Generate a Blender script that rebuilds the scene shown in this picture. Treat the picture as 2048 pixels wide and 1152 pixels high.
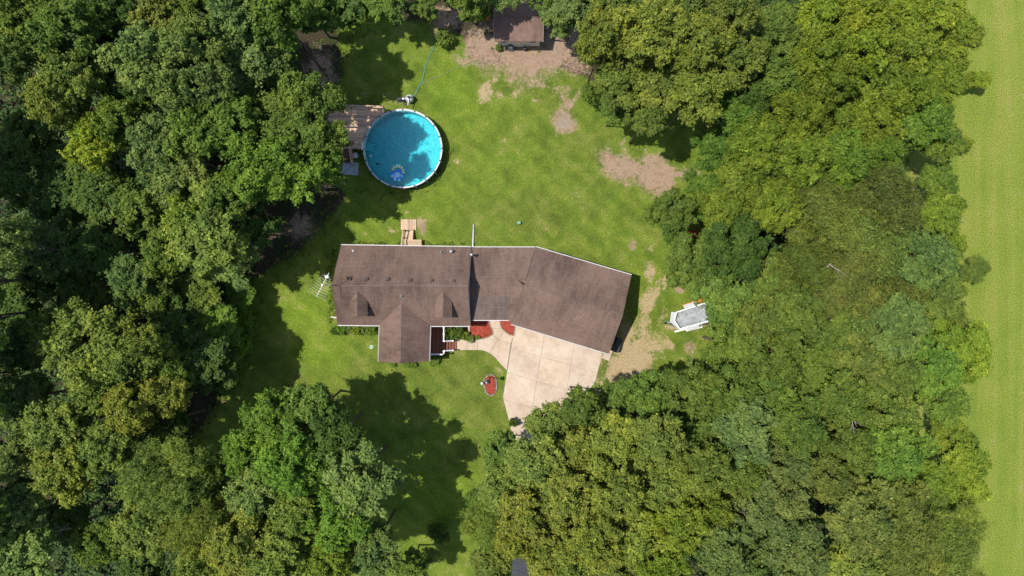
import bpy, math, random
import numpy as np
from mathutils import Vector

# ------------------------------------------------------------------ scene, camera, light
for o in list(bpy.data.objects):
    bpy.data.objects.remove(o)
scene = bpy.context.scene
COL = scene.collection
R = math.radians
CAM_H = 65.0            # drone height above the lawn (m)
FPX = 1430.0            # focal length in pixels of the 2048 px wide photograph

cam = bpy.data.cameras.new('drone_camera')
cam.sensor_width = 36.0
cam.lens = FPX / 2048.0 * 36.0
cam.clip_start = 0.5
cam.clip_end = 5000.0
cam_ob = bpy.data.objects.new('drone_camera', cam)
cam_ob.location = (0, 0, CAM_H)
cam_ob.rotation_euler = (0, 0, 0)
COL.objects.link(cam_ob)
scene.camera = cam_ob

SUN_EL = R(66.0)
SUN_AZ = R(-86.0)       # clockwise from +Y: the sun stands to the left of the picture
world = bpy.data.worlds.new('World')
scene.world = world
world.use_nodes = True
wn = world.node_tree
wn.nodes.clear()
sky = wn.nodes.new('ShaderNodeTexSky')
sky.sky_type = 'NISHITA'
sky.sun_disc = False
sky.sun_elevation = SUN_EL
sky.sun_rotation = SUN_AZ
sky.air_density = 1.2
sky.dust_density = 1.0
bg = wn.nodes.new('ShaderNodeBackground')
bg.inputs['Strength'].default_value = 0.12
wo = wn.nodes.new('ShaderNodeOutputWorld')
wn.links.new(sky.outputs[0], bg.inputs[0])
wn.links.new(bg.outputs[0], wo.inputs[0])

sun = bpy.data.lights.new('sun', 'SUN')
sun.energy = 4.2
sun.angle = R(0.55)
sun.color = (1.0, 0.95, 0.87)
sun_ob = bpy.data.objects.new('sun', sun)
sd = Vector((math.sin(SUN_AZ) * math.cos(SUN_EL), math.cos(SUN_AZ) * math.cos(SUN_EL), math.sin(SUN_EL)))
sun_ob.rotation_euler = (-sd).to_track_quat('-Z', 'Y').to_euler()
sun_ob.location = sd * 90
COL.objects.link(sun_ob)

scene.view_settings.view_transform = 'Standard'
scene.view_settings.look = 'None'
scene.view_settings.exposure = 0.65
scene.view_settings.gamma = 1.0
scene.cycles.max_bounces = 5
scene.cycles.diffuse_bounces = 3
scene.cycles.glossy_bounces = 2
scene.cycles.transparent_max_bounces = 6
scene.view_settings.use_curve_mapping = False

# ------------------------------------------------------------------ helpers
rng = np.random.default_rng(7)
random.seed(7)

def P(px, py, h=0.0):
    """survey of the plan: picture position of a point that stands h metres above the lawn"""
    k = (CAM_H - h) / FPX
    return Vector(((px - 1024) * k, -(py - 576) * k, h))

def plane_from(a, b, c):
    n = (b - a).cross(c - a).normalized()
    if n.z < 0: n = -n
    return a, n

def PP(px, py, pl):
    """point of a roof plane"""
    a, n = pl
    o = Vector((0, 0, CAM_H)); d = P(px, py, 0) - o
    t = (a - o).dot(n) / d.dot(n)
    return o + d * t

def zon(pl, x, y):
    a, n = pl
    return a.z - (n.x * (x - a.x) + n.y * (y - a.y)) / n.z

MATS = {}
def new_mat(name):
    m = bpy.data.materials.new(name); m.use_nodes = True
    nt = m.node_tree; nt.nodes.clear()
    out = nt.nodes.new('ShaderNodeOutputMaterial')
    MATS[name] = m
    return m, nt, out

def N(nt, t, **kw):
    n = nt.nodes.new(t)
    for k, v in kw.items():
        if k.startswith('i_'):
            key = k[2:]
            key = int(key) if key.isdigit() else key.replace('_', ' ')
            n.inputs[key].default_value = v
        else:
            setattr(n, k, v)
    return n

def noise(nt, vec, scale, detail=4, rough=0.55, dist=0.0):
    n = N(nt, 'ShaderNodeTexNoise')
    n.inputs['Scale'].default_value = scale
    n.inputs['Detail'].default_value = detail
    n.inputs['Roughness'].default_value = rough
    n.inputs['Distortion'].default_value = dist
    if vec is not None: nt.links.new(vec, n.inputs['Vector'])
    return n.outputs['Fac']

def ramp(nt, fac, stops):
    r = N(nt, 'ShaderNodeValToRGB')
    e = r.color_ramp.elements
    while len(e) < len(stops): e.new(0.5)
    for q, (p, c) in zip(e, stops):
        q.position = p; q.color = (c[0], c[1], c[2], 1) if len(c) == 3 else c
    nt.links.new(fac, r.inputs[0])
    return r.outputs[0]

def mixc(nt, fac, a, b, mode='MIX'):
    m = N(nt, 'ShaderNodeMix', data_type='RGBA', blend_type=mode)
    m.clamp_factor = True
    for sock, v in ((m.inputs[0], fac), (m.inputs[6], a), (m.inputs[7], b)):
        if hasattr(v, 'is_output'): nt.links.new(v, sock)
        elif isinstance(v, (int, float)): sock.default_value = v
        else: sock.default_value = (*v, 1) if len(v) == 3 else v
    return m.outputs[2]

def mth(nt, op, a, b=None, clamp=False):
    m = N(nt, 'ShaderNodeMath', operation=op); m.use_clamp = clamp
    for sock, v in ((m.inputs[0], a), (m.inputs[1], b)):
        if v is None: continue
        if hasattr(v, 'is_output'): nt.links.new(v, sock)
        else: sock.default_value = v
    return m.outputs[0]

def sstep(nt, v, lo, hi):
    m = N(nt, 'ShaderNodeMapRange', interpolation_type='SMOOTHSTEP')
    m.inputs[1].default_value = lo; m.inputs[2].default_value = hi
    nt.links.new(v, m.inputs[0])
    return m.outputs[0]

def principled(nt, out, col, rough=0.8, spec=0.3, metal=0.0, normal=None):
    b = N(nt, 'ShaderNodeBsdfPrincipled')
    if hasattr(col, 'is_output'): nt.links.new(col, b.inputs['Base Color'])
    else: b.inputs['Base Color'].default_value = (*col, 1)
    b.inputs['Roughness'].default_value = rough
    b.inputs['Specular IOR Level'].default_value = spec
    b.inputs['Metallic'].default_value = metal
    if normal is not None: nt.links.new(normal, b.inputs['Normal'])
    nt.links.new(b.outputs[0], out.inputs[0])
    return b

def bump(nt, h, strength=0.5, dist=0.02):
    b = N(nt, 'ShaderNodeBump')
    b.inputs['Strength'].default_value = strength
    b.inputs['Distance'].default_value = dist
    nt.links.new(h, b.inputs['Height'])
    return b.outputs[0]

def simple(name, c, var=0.18, scale=6.0, rough=0.7, spec=0.3, metal=0.0, bmp=0.25, bd=0.01, fine=40.0):
    """a painted, wooden, stony or metal surface with blotches, grain and fine relief"""
    m, nt, out = new_mat(name)
    pos = N(nt, 'ShaderNodeNewGeometry').outputs['Position']
    a = noise(nt, pos, scale, 5, 0.6)
    f = noise(nt, pos, fine, 3, 0.6)
    d = tuple(max(0.0, x * (1 - var * 1.6)) for x in c); l = tuple(min(1.0, x * (1 + var)) for x in c)
    col = ramp(nt, mth(nt, 'ADD', mth(nt, 'MULTIPLY', a, 0.65), mth(nt, 'MULTIPLY', f, 0.35)), [(0.3, d), (0.7, l)])
    principled(nt, out, col, rough, spec, metal, bump(nt, f, bmp, bd))
    return m

class MB:
    def __init__(s): s.v = []; s.f = []
    def add(s, vs, fs):
        o = len(s.v); s.v += [tuple(x) for x in vs]; s.f += [tuple(i + o for i in f) for f in fs]; return s
    def box(s, c, size, rz=0.0, rx=0.0, ry=0.0):
        from mathutils import Euler
        m = Euler((rx, ry, rz)).to_matrix()
        vs = []
        for dx in (-.5, .5):
            for dy in (-.5, .5):
                for dz in (-.5, .5):
                    vs.append(Vector(c) + m @ Vector((dx * size[0], dy * size[1], dz * size[2])))
        return s.add(vs, [(0, 1, 3, 2), (4, 6, 7, 5), (0, 4, 5, 1), (2, 3, 7, 6), (0, 2, 6, 4), (1, 5, 7, 3)])
    def beam(s, a, b, w, h):
        """a bar of section w x h from a to b"""
        a = Vector(a); b = Vector(b); d = (b - a).normalized()
        u = Vector((0, 0, 1)).cross(d)
        u = Vector((1, 0, 0)) if u.length < 1e-4 else u.normalized()
        t = d.cross(u)
        vs = [p + u * x * w / 2 + t * y * h / 2 for p in (a, b) for x, y in ((-1, -1), (1, -1), (1, 1), (-1, 1))]
        return s.add(vs, [(0, 1, 2, 3)[::-1], (4, 5, 6, 7), (0, 1, 5, 4), (1, 2, 6, 5), (2, 3, 7, 6), (3, 0, 4, 7)])
    def prism(s, pts, z0, z1):
        n = len(pts)
        ar = sum(pts[i][0] * pts[(i + 1) % n][1] - pts[(i + 1) % n][0] * pts[i][1] for i in range(n))
        if ar < 0: pts = list(reversed(pts))
        vs = [(p[0], p[1], z0) for p in pts] + [(p[0], p[1], z1) for p in pts]
        return s.add(vs, [tuple(reversed(range(n))), tuple(range(n, 2 * n))] + [(i, (i + 1) % n, n + (i + 1) % n, n + i) for i in range(n)])
    def slab(s, verts, faces, t):
        """a sheet of polygons with a vertical thickness t below it"""
        n = len(verts)
        fs = []
        for f in faces:
            a, b, c = (Vector(verts[i]) for i in f[:3])
            if (b - a).cross(c - a).z < 0: f = tuple(reversed(f))
            fs.append(tuple(f))
        edges = {}
        for f in fs:
            for i in range(len(f)):
                e = (f[i], f[(i + 1) % len(f)]); edges[e] = 1
        side = [(a, b) for (a, b) in edges if (b, a) not in edges]
        vs = [tuple(v) for v in verts] + [(v[0], v[1], v[2] - t) for v in verts]
        return s.add(vs, fs + [tuple(i + n for i in reversed(f)) for f in fs] + [(b, a, a + n, b + n) for a, b in side])
    def tube(s, pts, rad, n=8, cap=True):
        pts = [Vector(p) for p in pts]
        if not hasattr(rad, '__len__'): rad = [rad] * len(pts)
        vs = []; fs = []
        for i, p in enumerate(pts):
            d = (pts[min(i + 1, len(pts) - 1)] - pts[max(i - 1, 0)]).normalized()
            u = d.cross(Vector((0, 0, 1)))
            u = Vector((1, 0, 0)) if u.length < 1e-3 else u.normalized()
            w = d.cross(u)
            for k in range(n):
                a = 2 * math.pi * k / n
                vs.append(p + (u * math.cos(a) + w * math.sin(a)) * rad[i])
        for i in range(len(pts) - 1):
            for k in range(n):
                k2 = (k + 1) % n
                fs.append((i * n + k, i * n + k2, (i + 1) * n + k2, (i + 1) * n + k))
        if cap:
            fs.append(tuple(range(n))[::-1]); fs.append(tuple((len(pts) - 1) * n + k for k in range(n)))
        return s.add(vs, fs)
    def lathe(s, c, prof, n=20, sx=1.0, sy=1.0):
        vs = []; fs = []
        for r, z in prof:
            for k in range(n):
                a = 2 * math.pi * k / n
                vs.append((c[0] + r * math.cos(a) * sx, c[1] + r * math.sin(a) * sy, c[2] + z))
        for i in range(len(prof) - 1):
            for k in range(n):
                k2 = (k + 1) % n
                fs.append((i * n + k, i * n + k2, (i + 1) * n + k2, (i + 1) * n + k))
        fs.append(tuple(range(n))[::-1]); fs.append(tuple((len(prof) - 1) * n + k for k in range(n)))
        return s.add(vs, fs)
    def build(s, name, mat, parent=None, smooth=False, uv=False, bevel=0.0):
        vs = np.array(s.v, dtype=float)
        if parent is None:
            base = Vector(((vs[:, 0].min() + vs[:, 0].max()) / 2, (vs[:, 1].min() + vs[:, 1].max()) / 2, vs[:, 2].min()))
        else:
            base = Vector((0, 0, 0)); q = parent
            while q: base = base + q.location; q = q.parent
        me = bpy.data.meshes.new(name)
        me.from_pydata([tuple(v) for v in vs - np.array(base)], [], s.f)
        me.materials.append(mat if not isinstance(mat, str) else MATS[mat])
        if smooth: me.shade_smooth()
        if uv:
            l = me.uv_layers.new(name='shingle')
            for p in me.polygons:
                n = p.normal
                e = Vector((0, 0, 1)).cross(n)
                e = Vector((1, 0, 0)) if e.length < 1e-3 else e.normalized()
                w = n.cross(e)
                for li in p.loop_indices:
                    q = me.vertices[me.loops[li].vertex_index].co
                    l.data[li].uv = (q.dot(e), q.dot(w))
        ob = bpy.data.objects.new(name, me)
        COL.objects.link(ob)
        if parent is None: ob.location = base
        else: ob.parent = parent
        if bevel:
            b = ob.modifiers.new('bevel', 'BEVEL'); b.width = bevel; b.segments = 2; b.limit_method = 'ANGLE'
        return ob

def tag(o, label, cat, group=None):
    o['label'] = label; o['category'] = cat
    if group: o['group'] = group
    return o

def thing(name, label, cat, loc, group=None):
    o = bpy.data.objects.new(name, None)
    o.empty_display_size = 0.3
    o.location = (loc[0], loc[1], loc[2] if len(loc) > 2 else 0.0)
    COL.objects.link(o)
    return tag(o, label, cat, group)

def structure(o): o['kind'] = 'structure'; return o

def np_mesh(name, verts, quads, mat, attr=None):
    """fast mesh from arrays of vertices and quads"""
    me = bpy.data.meshes.new(name)
    verts = np.asarray(verts, dtype=np.float32); quads = np.asarray(quads, dtype=np.int32)
    me.vertices.add(len(verts)); me.vertices.foreach_set('co', verts.ravel())
    k = quads.shape[1]
    me.loops.add(quads.size); me.loops.foreach_set('vertex_index', quads.ravel())
    me.polygons.add(len(quads))
    me.polygons.foreach_set('loop_start', np.arange(0, quads.size, k, dtype=np.int32))
    me.polygons.foreach_set('loop_total', np.full(len(quads), k, dtype=np.int32))
    me.update(calc_edges=True)
    for nm, dom, arr in (attr or []):
        a = me.attributes.new(nm, 'FLOAT', dom)
        a.data.foreach_set('value', np.asarray(arr, dtype=np.float32))
    me.materials.append(MATS[mat])
    return me
# ------------------------------------------------------------------ materials
def make_ground():
    m, nt, out = new_mat('lawn_and_soil')
    L = nt.links
    pos = N(nt, 'ShaderNodeNewGeometry').outputs['Position']
    at = lambda nm: N(nt, 'ShaderNodeAttribute', attribute_name=nm).outputs['Fac']
    n_big = noise(nt, pos, 0.13, 6, 0.6, 0.6)
    n_mid = noise(nt, pos, 0.55, 7, 0.66, 0.4)
    n_sm = noise(nt, pos, 4.0, 5, 0.65)
    n_fine = noise(nt, pos, 22.0, 4, 0.7)
    n_tuft = noise(nt, pos, 9.0, 3, 0.75, 0.6)
    # lawn
    lawn_lo = ramp(nt, n_mid, [(0.32, (0.062, 0.090, 0.014)), (0.50, (0.098, 0.132, 0.020)), (0.68, (0.150, 0.168, 0.036))])
    lawn_hi = ramp(nt, n_mid, [(0.32, (0.082, 0.136, 0.012)), (0.50, (0.114, 0.176, 0.016)), (0.68, (0.158, 0.208, 0.026))])
    lush = mth(nt, 'ADD', at('lush'), mth(nt, 'MULTIPLY', mth(nt, 'SUBTRACT', n_big, 0.5), 2.4), clamp=True)
    lawn = mixc(nt, lush, lawn_lo, lawn_hi)
    # dry blades and clover
    dry = sstep(nt, mth(nt, 'ADD', mth(nt, 'MULTIPLY', n_sm, 0.6), mth(nt, 'MULTIPLY', n_big, 0.5)), 0.60, 0.72)
    lawn = mixc(nt, mth(nt, 'MULTIPLY', dry, 0.45), lawn, (0.19, 0.165, 0.055))
    clov = sstep(nt, noise(nt, pos, 0.75, 6, 0.72, 0.5), 0.56, 0.70)
    lawn = mixc(nt, mth(nt, 'MULTIPLY', clov, 0.4), lawn, (0.058, 0.118, 0.020))
    lawn = mixc(nt, 1.0, lawn, ramp(nt, n_fine, [(0.32, (0.32, 0.37, 0.30)), (0.68, (1.7, 1.63, 1.7))]), 'MULTIPLY')
    lawn = mixc(nt, 1.0, lawn, ramp(nt, n_tuft, [(0.32, (0.52, 0.57, 0.5)), (0.68, (1.4, 1.36, 1.4))]), 'MULTIPLY')
    mow = N(nt, 'ShaderNodeTexWave', wave_type='BANDS', bands_direction='DIAGONAL')
    mow.inputs['Scale'].default_value = 0.32; mow.inputs['Distortion'].default_value = 3.0; mow.inputs['Detail'].default_value = 3.0; mow.inputs['Detail Scale'].default_value = 0.6
    L.new(pos, mow.inputs['Vector'])
    lawn = mixc(nt, 1.0, lawn, ramp(nt, mow.outputs['Fac'], [(0.2, (0.93, 0.95, 0.93)), (0.8, (1.07, 1.05, 1.05))]), 'MULTIPLY')
    # hay field: mown rows run up and down the picture
    sx = N(nt, 'ShaderNodeMapping'); sx.inputs['Scale'].default_value = (1.0, 0.045, 1.0)
    L.new(pos, sx.inputs[0])
    rows = noise(nt, sx.outputs[0], 0.6, 3, 0.6, 0.8)
    blot = noise(nt, pos, 0.25, 7, 0.72, 0.5)
    fld = ramp(nt, mth(nt, 'ADD', mth(nt, 'MULTIPLY', rows, 0.6), mth(nt, 'MULTIPLY', blot, 0.4)),
               [(0.34, (0.108, 0.160, 0.022)), (0.50, (0.148, 0.188, 0.028)), (0.68, (0.205, 0.208, 0.052))])
    fld = mixc(nt, 1.0, fld, ramp(nt, noise(nt, pos, 9.0, 5, 0.85), [(0.36, (0.34, 0.42, 0.28)), (0.66, (1.62, 1.52, 1.62))]), 'MULTIPLY')
    col = mixc(nt, sstep(nt, mth(nt, 'ADD', at('field'), mth(nt, 'MULTIPLY', mth(nt, 'SUBTRACT', n_mid, 0.5), 0.5)), 0.35, 0.65), lawn, fld)
    # forest floor: leaf litter, moss
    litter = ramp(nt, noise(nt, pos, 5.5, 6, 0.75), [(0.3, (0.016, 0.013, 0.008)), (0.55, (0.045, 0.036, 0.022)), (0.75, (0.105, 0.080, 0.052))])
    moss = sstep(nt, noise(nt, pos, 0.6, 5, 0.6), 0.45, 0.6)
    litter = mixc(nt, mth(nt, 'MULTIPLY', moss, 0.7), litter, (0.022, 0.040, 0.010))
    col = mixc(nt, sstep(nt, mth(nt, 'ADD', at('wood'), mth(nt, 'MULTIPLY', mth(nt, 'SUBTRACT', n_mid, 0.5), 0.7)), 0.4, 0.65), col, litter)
    # straw and bare soil
    edge = mth(nt, 'ADD', mth(nt, 'MULTIPLY', mth(nt, 'SUBTRACT', n_mid, 0.5), 1.9), mth(nt, 'ADD', mth(nt, 'MULTIPLY', mth(nt, 'SUBTRACT', n_sm, 0.5), 1.2), mth(nt, 'MULTIPLY', mth(nt, 'SUBTRACT', n_fine, 0.5), 0.7)))
    straw_c = ramp(nt, n_tuft, [(0.3, (0.20, 0.15, 0.08)), (0.55, (0.345, 0.26, 0.15)), (0.75, (0.44, 0.345, 0.215))])
    col = mixc(nt, mth(nt, 'MULTIPLY', sstep(nt, mth(nt, 'ADD', at('straw'), edge), 0.28, 0.70), 0.92), col, straw_c)
    soil_c = ramp(nt, mth(nt, 'ADD', mth(nt, 'MULTIPLY', n_sm, 0.5), mth(nt, 'MULTIPLY', n_fine, 0.5)),
                  [(0.3, (0.16, 0.105, 0.072)), (0.5, (0.27, 0.185, 0.13)), (0.7, (0.35, 0.255, 0.185))])
    soil_c = mixc(nt, mth(nt, 'MULTIPLY', sstep(nt, noise(nt, pos, 0.8, 5, 0.7, 0.5), 0.48, 0.68), 0.5), soil_c, (0.15, 0.10, 0.068))
    peb = N(nt, 'ShaderNodeTexVoronoi'); peb.inputs['Scale'].default_value = 7.0
    L.new(pos, peb.inputs['Vector'])
    soil_c = mixc(nt, mth(nt, 'MULTIPLY', mth(nt, 'LESS_THAN', peb.outputs['Distance'], 0.2), 0.45), soil_c, (0.36, 0.30, 0.23))
    soil_c = mixc(nt, mth(nt, 'MULTIPLY', at('ash'), sstep(nt, n_sm, 0.3, 0.6)), soil_c, (0.235, 0.205, 0.17))
    sm = sstep(nt, mth(nt, 'ADD', at('dirt'), edge), 0.26, 0.78)
    col = mixc(nt, mth(nt, 'MULTIPLY', sm, 0.93), col, soil_c)
    # small bare specks everywhere
    spk = sstep(nt, noise(nt, pos, 2.6, 3, 0.8), 0.73, 0.79)
    col = mixc(nt, mth(nt, 'MULTIPLY', spk, 0.55), col, (0.22, 0.165, 0.10))
    hgt = mth(nt, 'ADD', mth(nt, 'MULTIPLY', n_fine, 0.6), n_tuft)
    principled(nt, out, col, 0.95, 0.1, 0.0, bump(nt, hgt, 0.9, 0.06))
make_ground()

def make_leaf(name, trans=0.35):
    m, nt, out = new_mat(name)
    L = nt.links
    oi = N(nt, 'ShaderNodeObjectInfo')
    lv = N(nt, 'ShaderNodeAttribute', attribute_name='leafvar').outputs['Fac']
    lb = N(nt, 'ShaderNodeAttribute', attribute_name='lobevar').outputs['Fac']
    pos = N(nt, 'ShaderNodeNewGeometry').outputs['Position']
    k = ramp(nt, lv, [(0.0, (0.50, 0.56, 0.55)), (0.55, (1.0, 1.0, 1.0)), (0.9, (1.4, 1.3, 1.15)), (1.0, (1.9, 1.65, 1.6))])
    c = mixc(nt, 1.0, oi.outputs['Color'], k, 'MULTIPLY')
    k2 = ramp(nt, lb, [(0.0, (0.72, 0.80, 0.80)), (0.5, (1.0, 1.0, 1.0)), (1.0, (1.30, 1.20, 1.0))])
    c = mixc(nt, 1.0, c, k2, 'MULTIPLY')
    pn = noise(nt, pos, 0.35, 3, 0.6)
    c = mixc(nt, 1.0, c, ramp(nt, pn, [(0.3, (0.82, 0.88, 0.9)), (0.7, (1.16, 1.10, 1.0))]), 'MULTIPLY')
    b = N(nt, 'ShaderNodeBsdfPrincipled')
    L.new(c, b.inputs['Base Color'])
    b.inputs['Roughness'].default_value = 0.6
    b.inputs['Specular IOR Level'].default_value = 0.14
    t = N(nt, 'ShaderNodeBsdfTranslucent')
    tc = mixc(nt, 1.0, c, (1.2, 1.25, 0.6), 'MULTIPLY')
    L.new(tc, t.inputs[0])
    mx = N(nt, 'ShaderNodeMixShader'); mx.inputs[0].default_value = trans
    L.new(b.outputs[0], mx.inputs[1]); L.new(t.outputs[0], mx.inputs[2])
    L.new(mx.outputs[0], out.inputs[0])
make_leaf('foliage', 0.32)

def make_roof(name, tint):
    m, nt, out = new_mat(name)
    L = nt.links
    uv = N(nt, 'ShaderNodeUVMap', uv_map='shingle').outputs[0]
    pos = N(nt, 'ShaderNodeNewGeometry').outputs['Position']
    br = N(nt, 'ShaderNodeTexBrick')
    br.offset = 0.5
    br.inputs['Scale'].default_value = 1.0
    br.inputs['Brick Width'].default_value = 0.30
    br.inputs['Row Height'].default_value = 0.145
    br.inputs['Mortar Size'].default_value = 0.014
    br.inputs['Mortar Smooth'].default_value = 0.3
    br.inputs['Bias'].default_value = 0.0
    br.inputs['Color1'].default_value = (0.90, 0.90, 0.90, 1); br.inputs['Color2'].default_value = (1.08, 1.08, 1.08, 1)
    br.inputs['Mortar'].default_value = (0.62, 0.61, 0.60, 1)
    L.new(uv, br.inputs['Vector'])
    mp = N(nt, 'ShaderNodeMapping'); mp.inputs['Scale'].default_value = (1.0, 0.30, 1.0)
    L.new(uv, mp.inputs[0])
    st = noise(nt, mp.outputs[0], 1.6, 6, 0.75)
    bl = noise(nt, pos, 0.28, 3, 0.5)
    gr = noise(nt, pos, 60.0, 2, 0.6)
    base = ramp(nt, mth(nt, 'ADD', mth(nt, 'MULTIPLY', st, 0.5), mth(nt, 'MULTIPLY', bl, 0.5)),
                [(0.38, tuple(x * 0.60 for x in tint)), (0.5, tint), (0.62, tuple(x * 1.25 for x in tint))])
    sp = noise(nt, pos, 7.0, 4, 0.75)
    base = mixc(nt, 1.0, base, ramp(nt, noise(nt, pos, 4.5, 5, 0.8), [(0.36, (0.87, 0.87, 0.87)), (0.64, (1.12, 1.11, 1.10))]), 'MULTIPLY')
    base = mixc(nt, mth(nt, 'MULTIPLY', sstep(nt, sp, 0.5, 0.7), 0.35), base, (tint[0] * 1.05, tint[1] * 1.2, tint[2] * 1.25))
    c = mixc(nt, 0.75, base, br.outputs['Color'], 'MULTIPLY')
    c = mixc(nt, 1.0, c, ramp(nt, gr, [(0.3, (0.8, 0.8, 0.8)), (0.7, (1.2, 1.2, 1.2))]), 'MULTIPLY')
    h = mth(nt, 'ADD', mth(nt, 'MULTIPLY', br.outputs['Fac'], -1.0), mth(nt, 'MULTIPLY', gr, 0.4))
    principled(nt, out, c, 0.9, 0.2, 0.0, bump(nt, h, 0.6, 0.012))
make_roof('brown_shingle', (0.140, 0.093, 0.074))
make_roof('ridge_shingle', (0.160, 0.115, 0.097))
make_roof('grey_shingle', (0.120, 0.090, 0.078))
make_roof('shed_shingle', (0.165, 0.105, 0.084))

def make_concrete():
    m, nt, out = new_mat('concrete')
    pos = N(nt, 'ShaderNodeNewGeometry').outputs['Position']
    a = noise(nt, pos, 0.45, 5, 0.6); b = noise(nt, pos, 2.2, 6, 0.7); f = noise(nt, pos, 30.0, 4, 0.6)
    c = ramp(nt, mth(nt, 'ADD', mth(nt, 'MULTIPLY', a, 0.6), mth(nt, 'MULTIPLY', b, 0.4)),
             [(0.34, (0.315, 0.24, 0.172)), (0.5, (0.40, 0.322, 0.248)), (0.66, (0.46, 0.392, 0.318))])
    rust = sstep(nt, noise(nt, pos, 0.8, 4, 0.7, 0.4), 0.56, 0.72)
    c = mixc(nt, mth(nt, 'MULTIPLY', rust, 0.4), c, (0.38, 0.26, 0.165))
    st = sstep(nt, noise(nt, pos, 1.4, 3, 0.5), 0.66, 0.74)
    c = mixc(nt, mth(nt, 'MULTIPLY', st, 0.35), c, (0.17, 0.13, 0.10))
    oil = sstep(nt, noise(nt, pos, 3.2, 2, 0.5), 0.74, 0.78)
    c = mixc(nt, mth(nt, 'MULTIPLY', oil, 0.6), c, (0.12, 0.09, 0.07))
    crk = N(nt, 'ShaderNodeTexVoronoi', feature='DISTANCE_TO_EDGE'); crk.inputs['Scale'].default_value = 0.22
    wv = N(nt, 'ShaderNodeVectorMath', operation='MULTIPLY_ADD'); wn_ = N(nt, 'ShaderNodeTexNoise'); wn_.inputs['Scale'].default_value = 1.2; wn_.inputs['Detail'].default_value = 6
    nt.links.new(pos, wn_.inputs['Vector']); nt.links.new(wn_.outputs['Color'], wv.inputs[0]); wv.inputs[1].default_value = (1.2, 1.2, 0); nt.links.new(pos, wv.inputs[2])
    nt.links.new(wv.outputs[0], crk.inputs['Vector'])
    c = mixc(nt, mth(nt, 'MULTIPLY', mth(nt, 'LESS_THAN', crk.outputs['Distance'], 0.0018), 0.2), c, (0.14, 0.10, 0.075))
    oi = N(nt, 'ShaderNodeObjectInfo').outputs['Random']
    c = mixc(nt, 1.0, c, ramp(nt, oi, [(0.0, (0.95, 0.96, 0.97)), (1.0, (1.04, 1.02, 1.0))]), 'MULTIPLY')
    c = mixc(nt, 1.0, c, ramp(nt, f, [(0.3, (0.9, 0.9, 0.9)), (0.7, (1.08, 1.08, 1.08))]), 'MULTIPLY')
    principled(nt, out, c, 0.9, 0.2, 0.0, bump(nt, f, 0.3, 0.006))
make_concrete()

def make_planks(name, c):
    m, nt, out = new_mat(name)
    tc = N(nt, 'ShaderNodeTexCoord').outputs['Object']
    oi = N(nt, 'ShaderNodeObjectInfo').outputs['Random']
    pos = N(nt, 'ShaderNodeNewGeometry').outputs['Position']
    g = noise(nt, pos, 7.0, 5, 0.7); f = noise(nt, pos, 45.0, 3, 0.6)
    col = ramp(nt, mth(nt, 'ADD', mth(nt, 'MULTIPLY', g, 0.7), mth(nt, 'MULTIPLY', f, 0.3)),
               [(0.3, tuple(x * 0.6 for x in c)), (0.55, c), (0.75, tuple(min(1, x * 1.3) for x in c))])
    col = mixc(nt, 1.0, col, ramp(nt, oi, [(0.0, (0.72, 0.72, 0.74)), (1.0, (1.22, 1.2, 1.16))]), 'MULTIPLY')
    principled(nt, out, col, 0.85, 0.2, 0.0, bump(nt, f, 0.4, 0.006))
make_planks('deck_wood', (0.62, 0.40, 0.27))
make_planks('step_wood', (0.46, 0.33, 0.225))
make_planks('porch_boards', (0.20, 0.075, 0.05))
make_planks('dark_wood', (0.15, 0.085, 0.06))

def make_mulch():
    m, nt, out = new_mat('red_mulch')
    pos = N(nt, 'ShaderNodeNewGeometry').outputs['Position']
    v = N(nt, 'ShaderNodeTexVoronoi'); v.inputs['Scale'].default_value = 16.0
    nt.links.new(pos, v.inputs['Vector'])
    f = noise(nt, pos, 25.0, 4, 0.7)
    c = ramp(nt, mth(nt, 'ADD', mth(nt, 'MULTIPLY', v.outputs['Color'], 0.5), mth(nt, 'MULTIPLY', f, 0.5)),
             [(0.25, (0.13, 0.02, 0.011)), (0.5, (0.31, 0.055, 0.032)), (0.75, (0.44, 0.11, 0.07))])
    principled(nt, out, c, 0.9, 0.2, 0.0, bump(nt, mth(nt, 'ADD', v.outputs['Distance'], f), 0.9, 0.04))
make_mulch()

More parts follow.
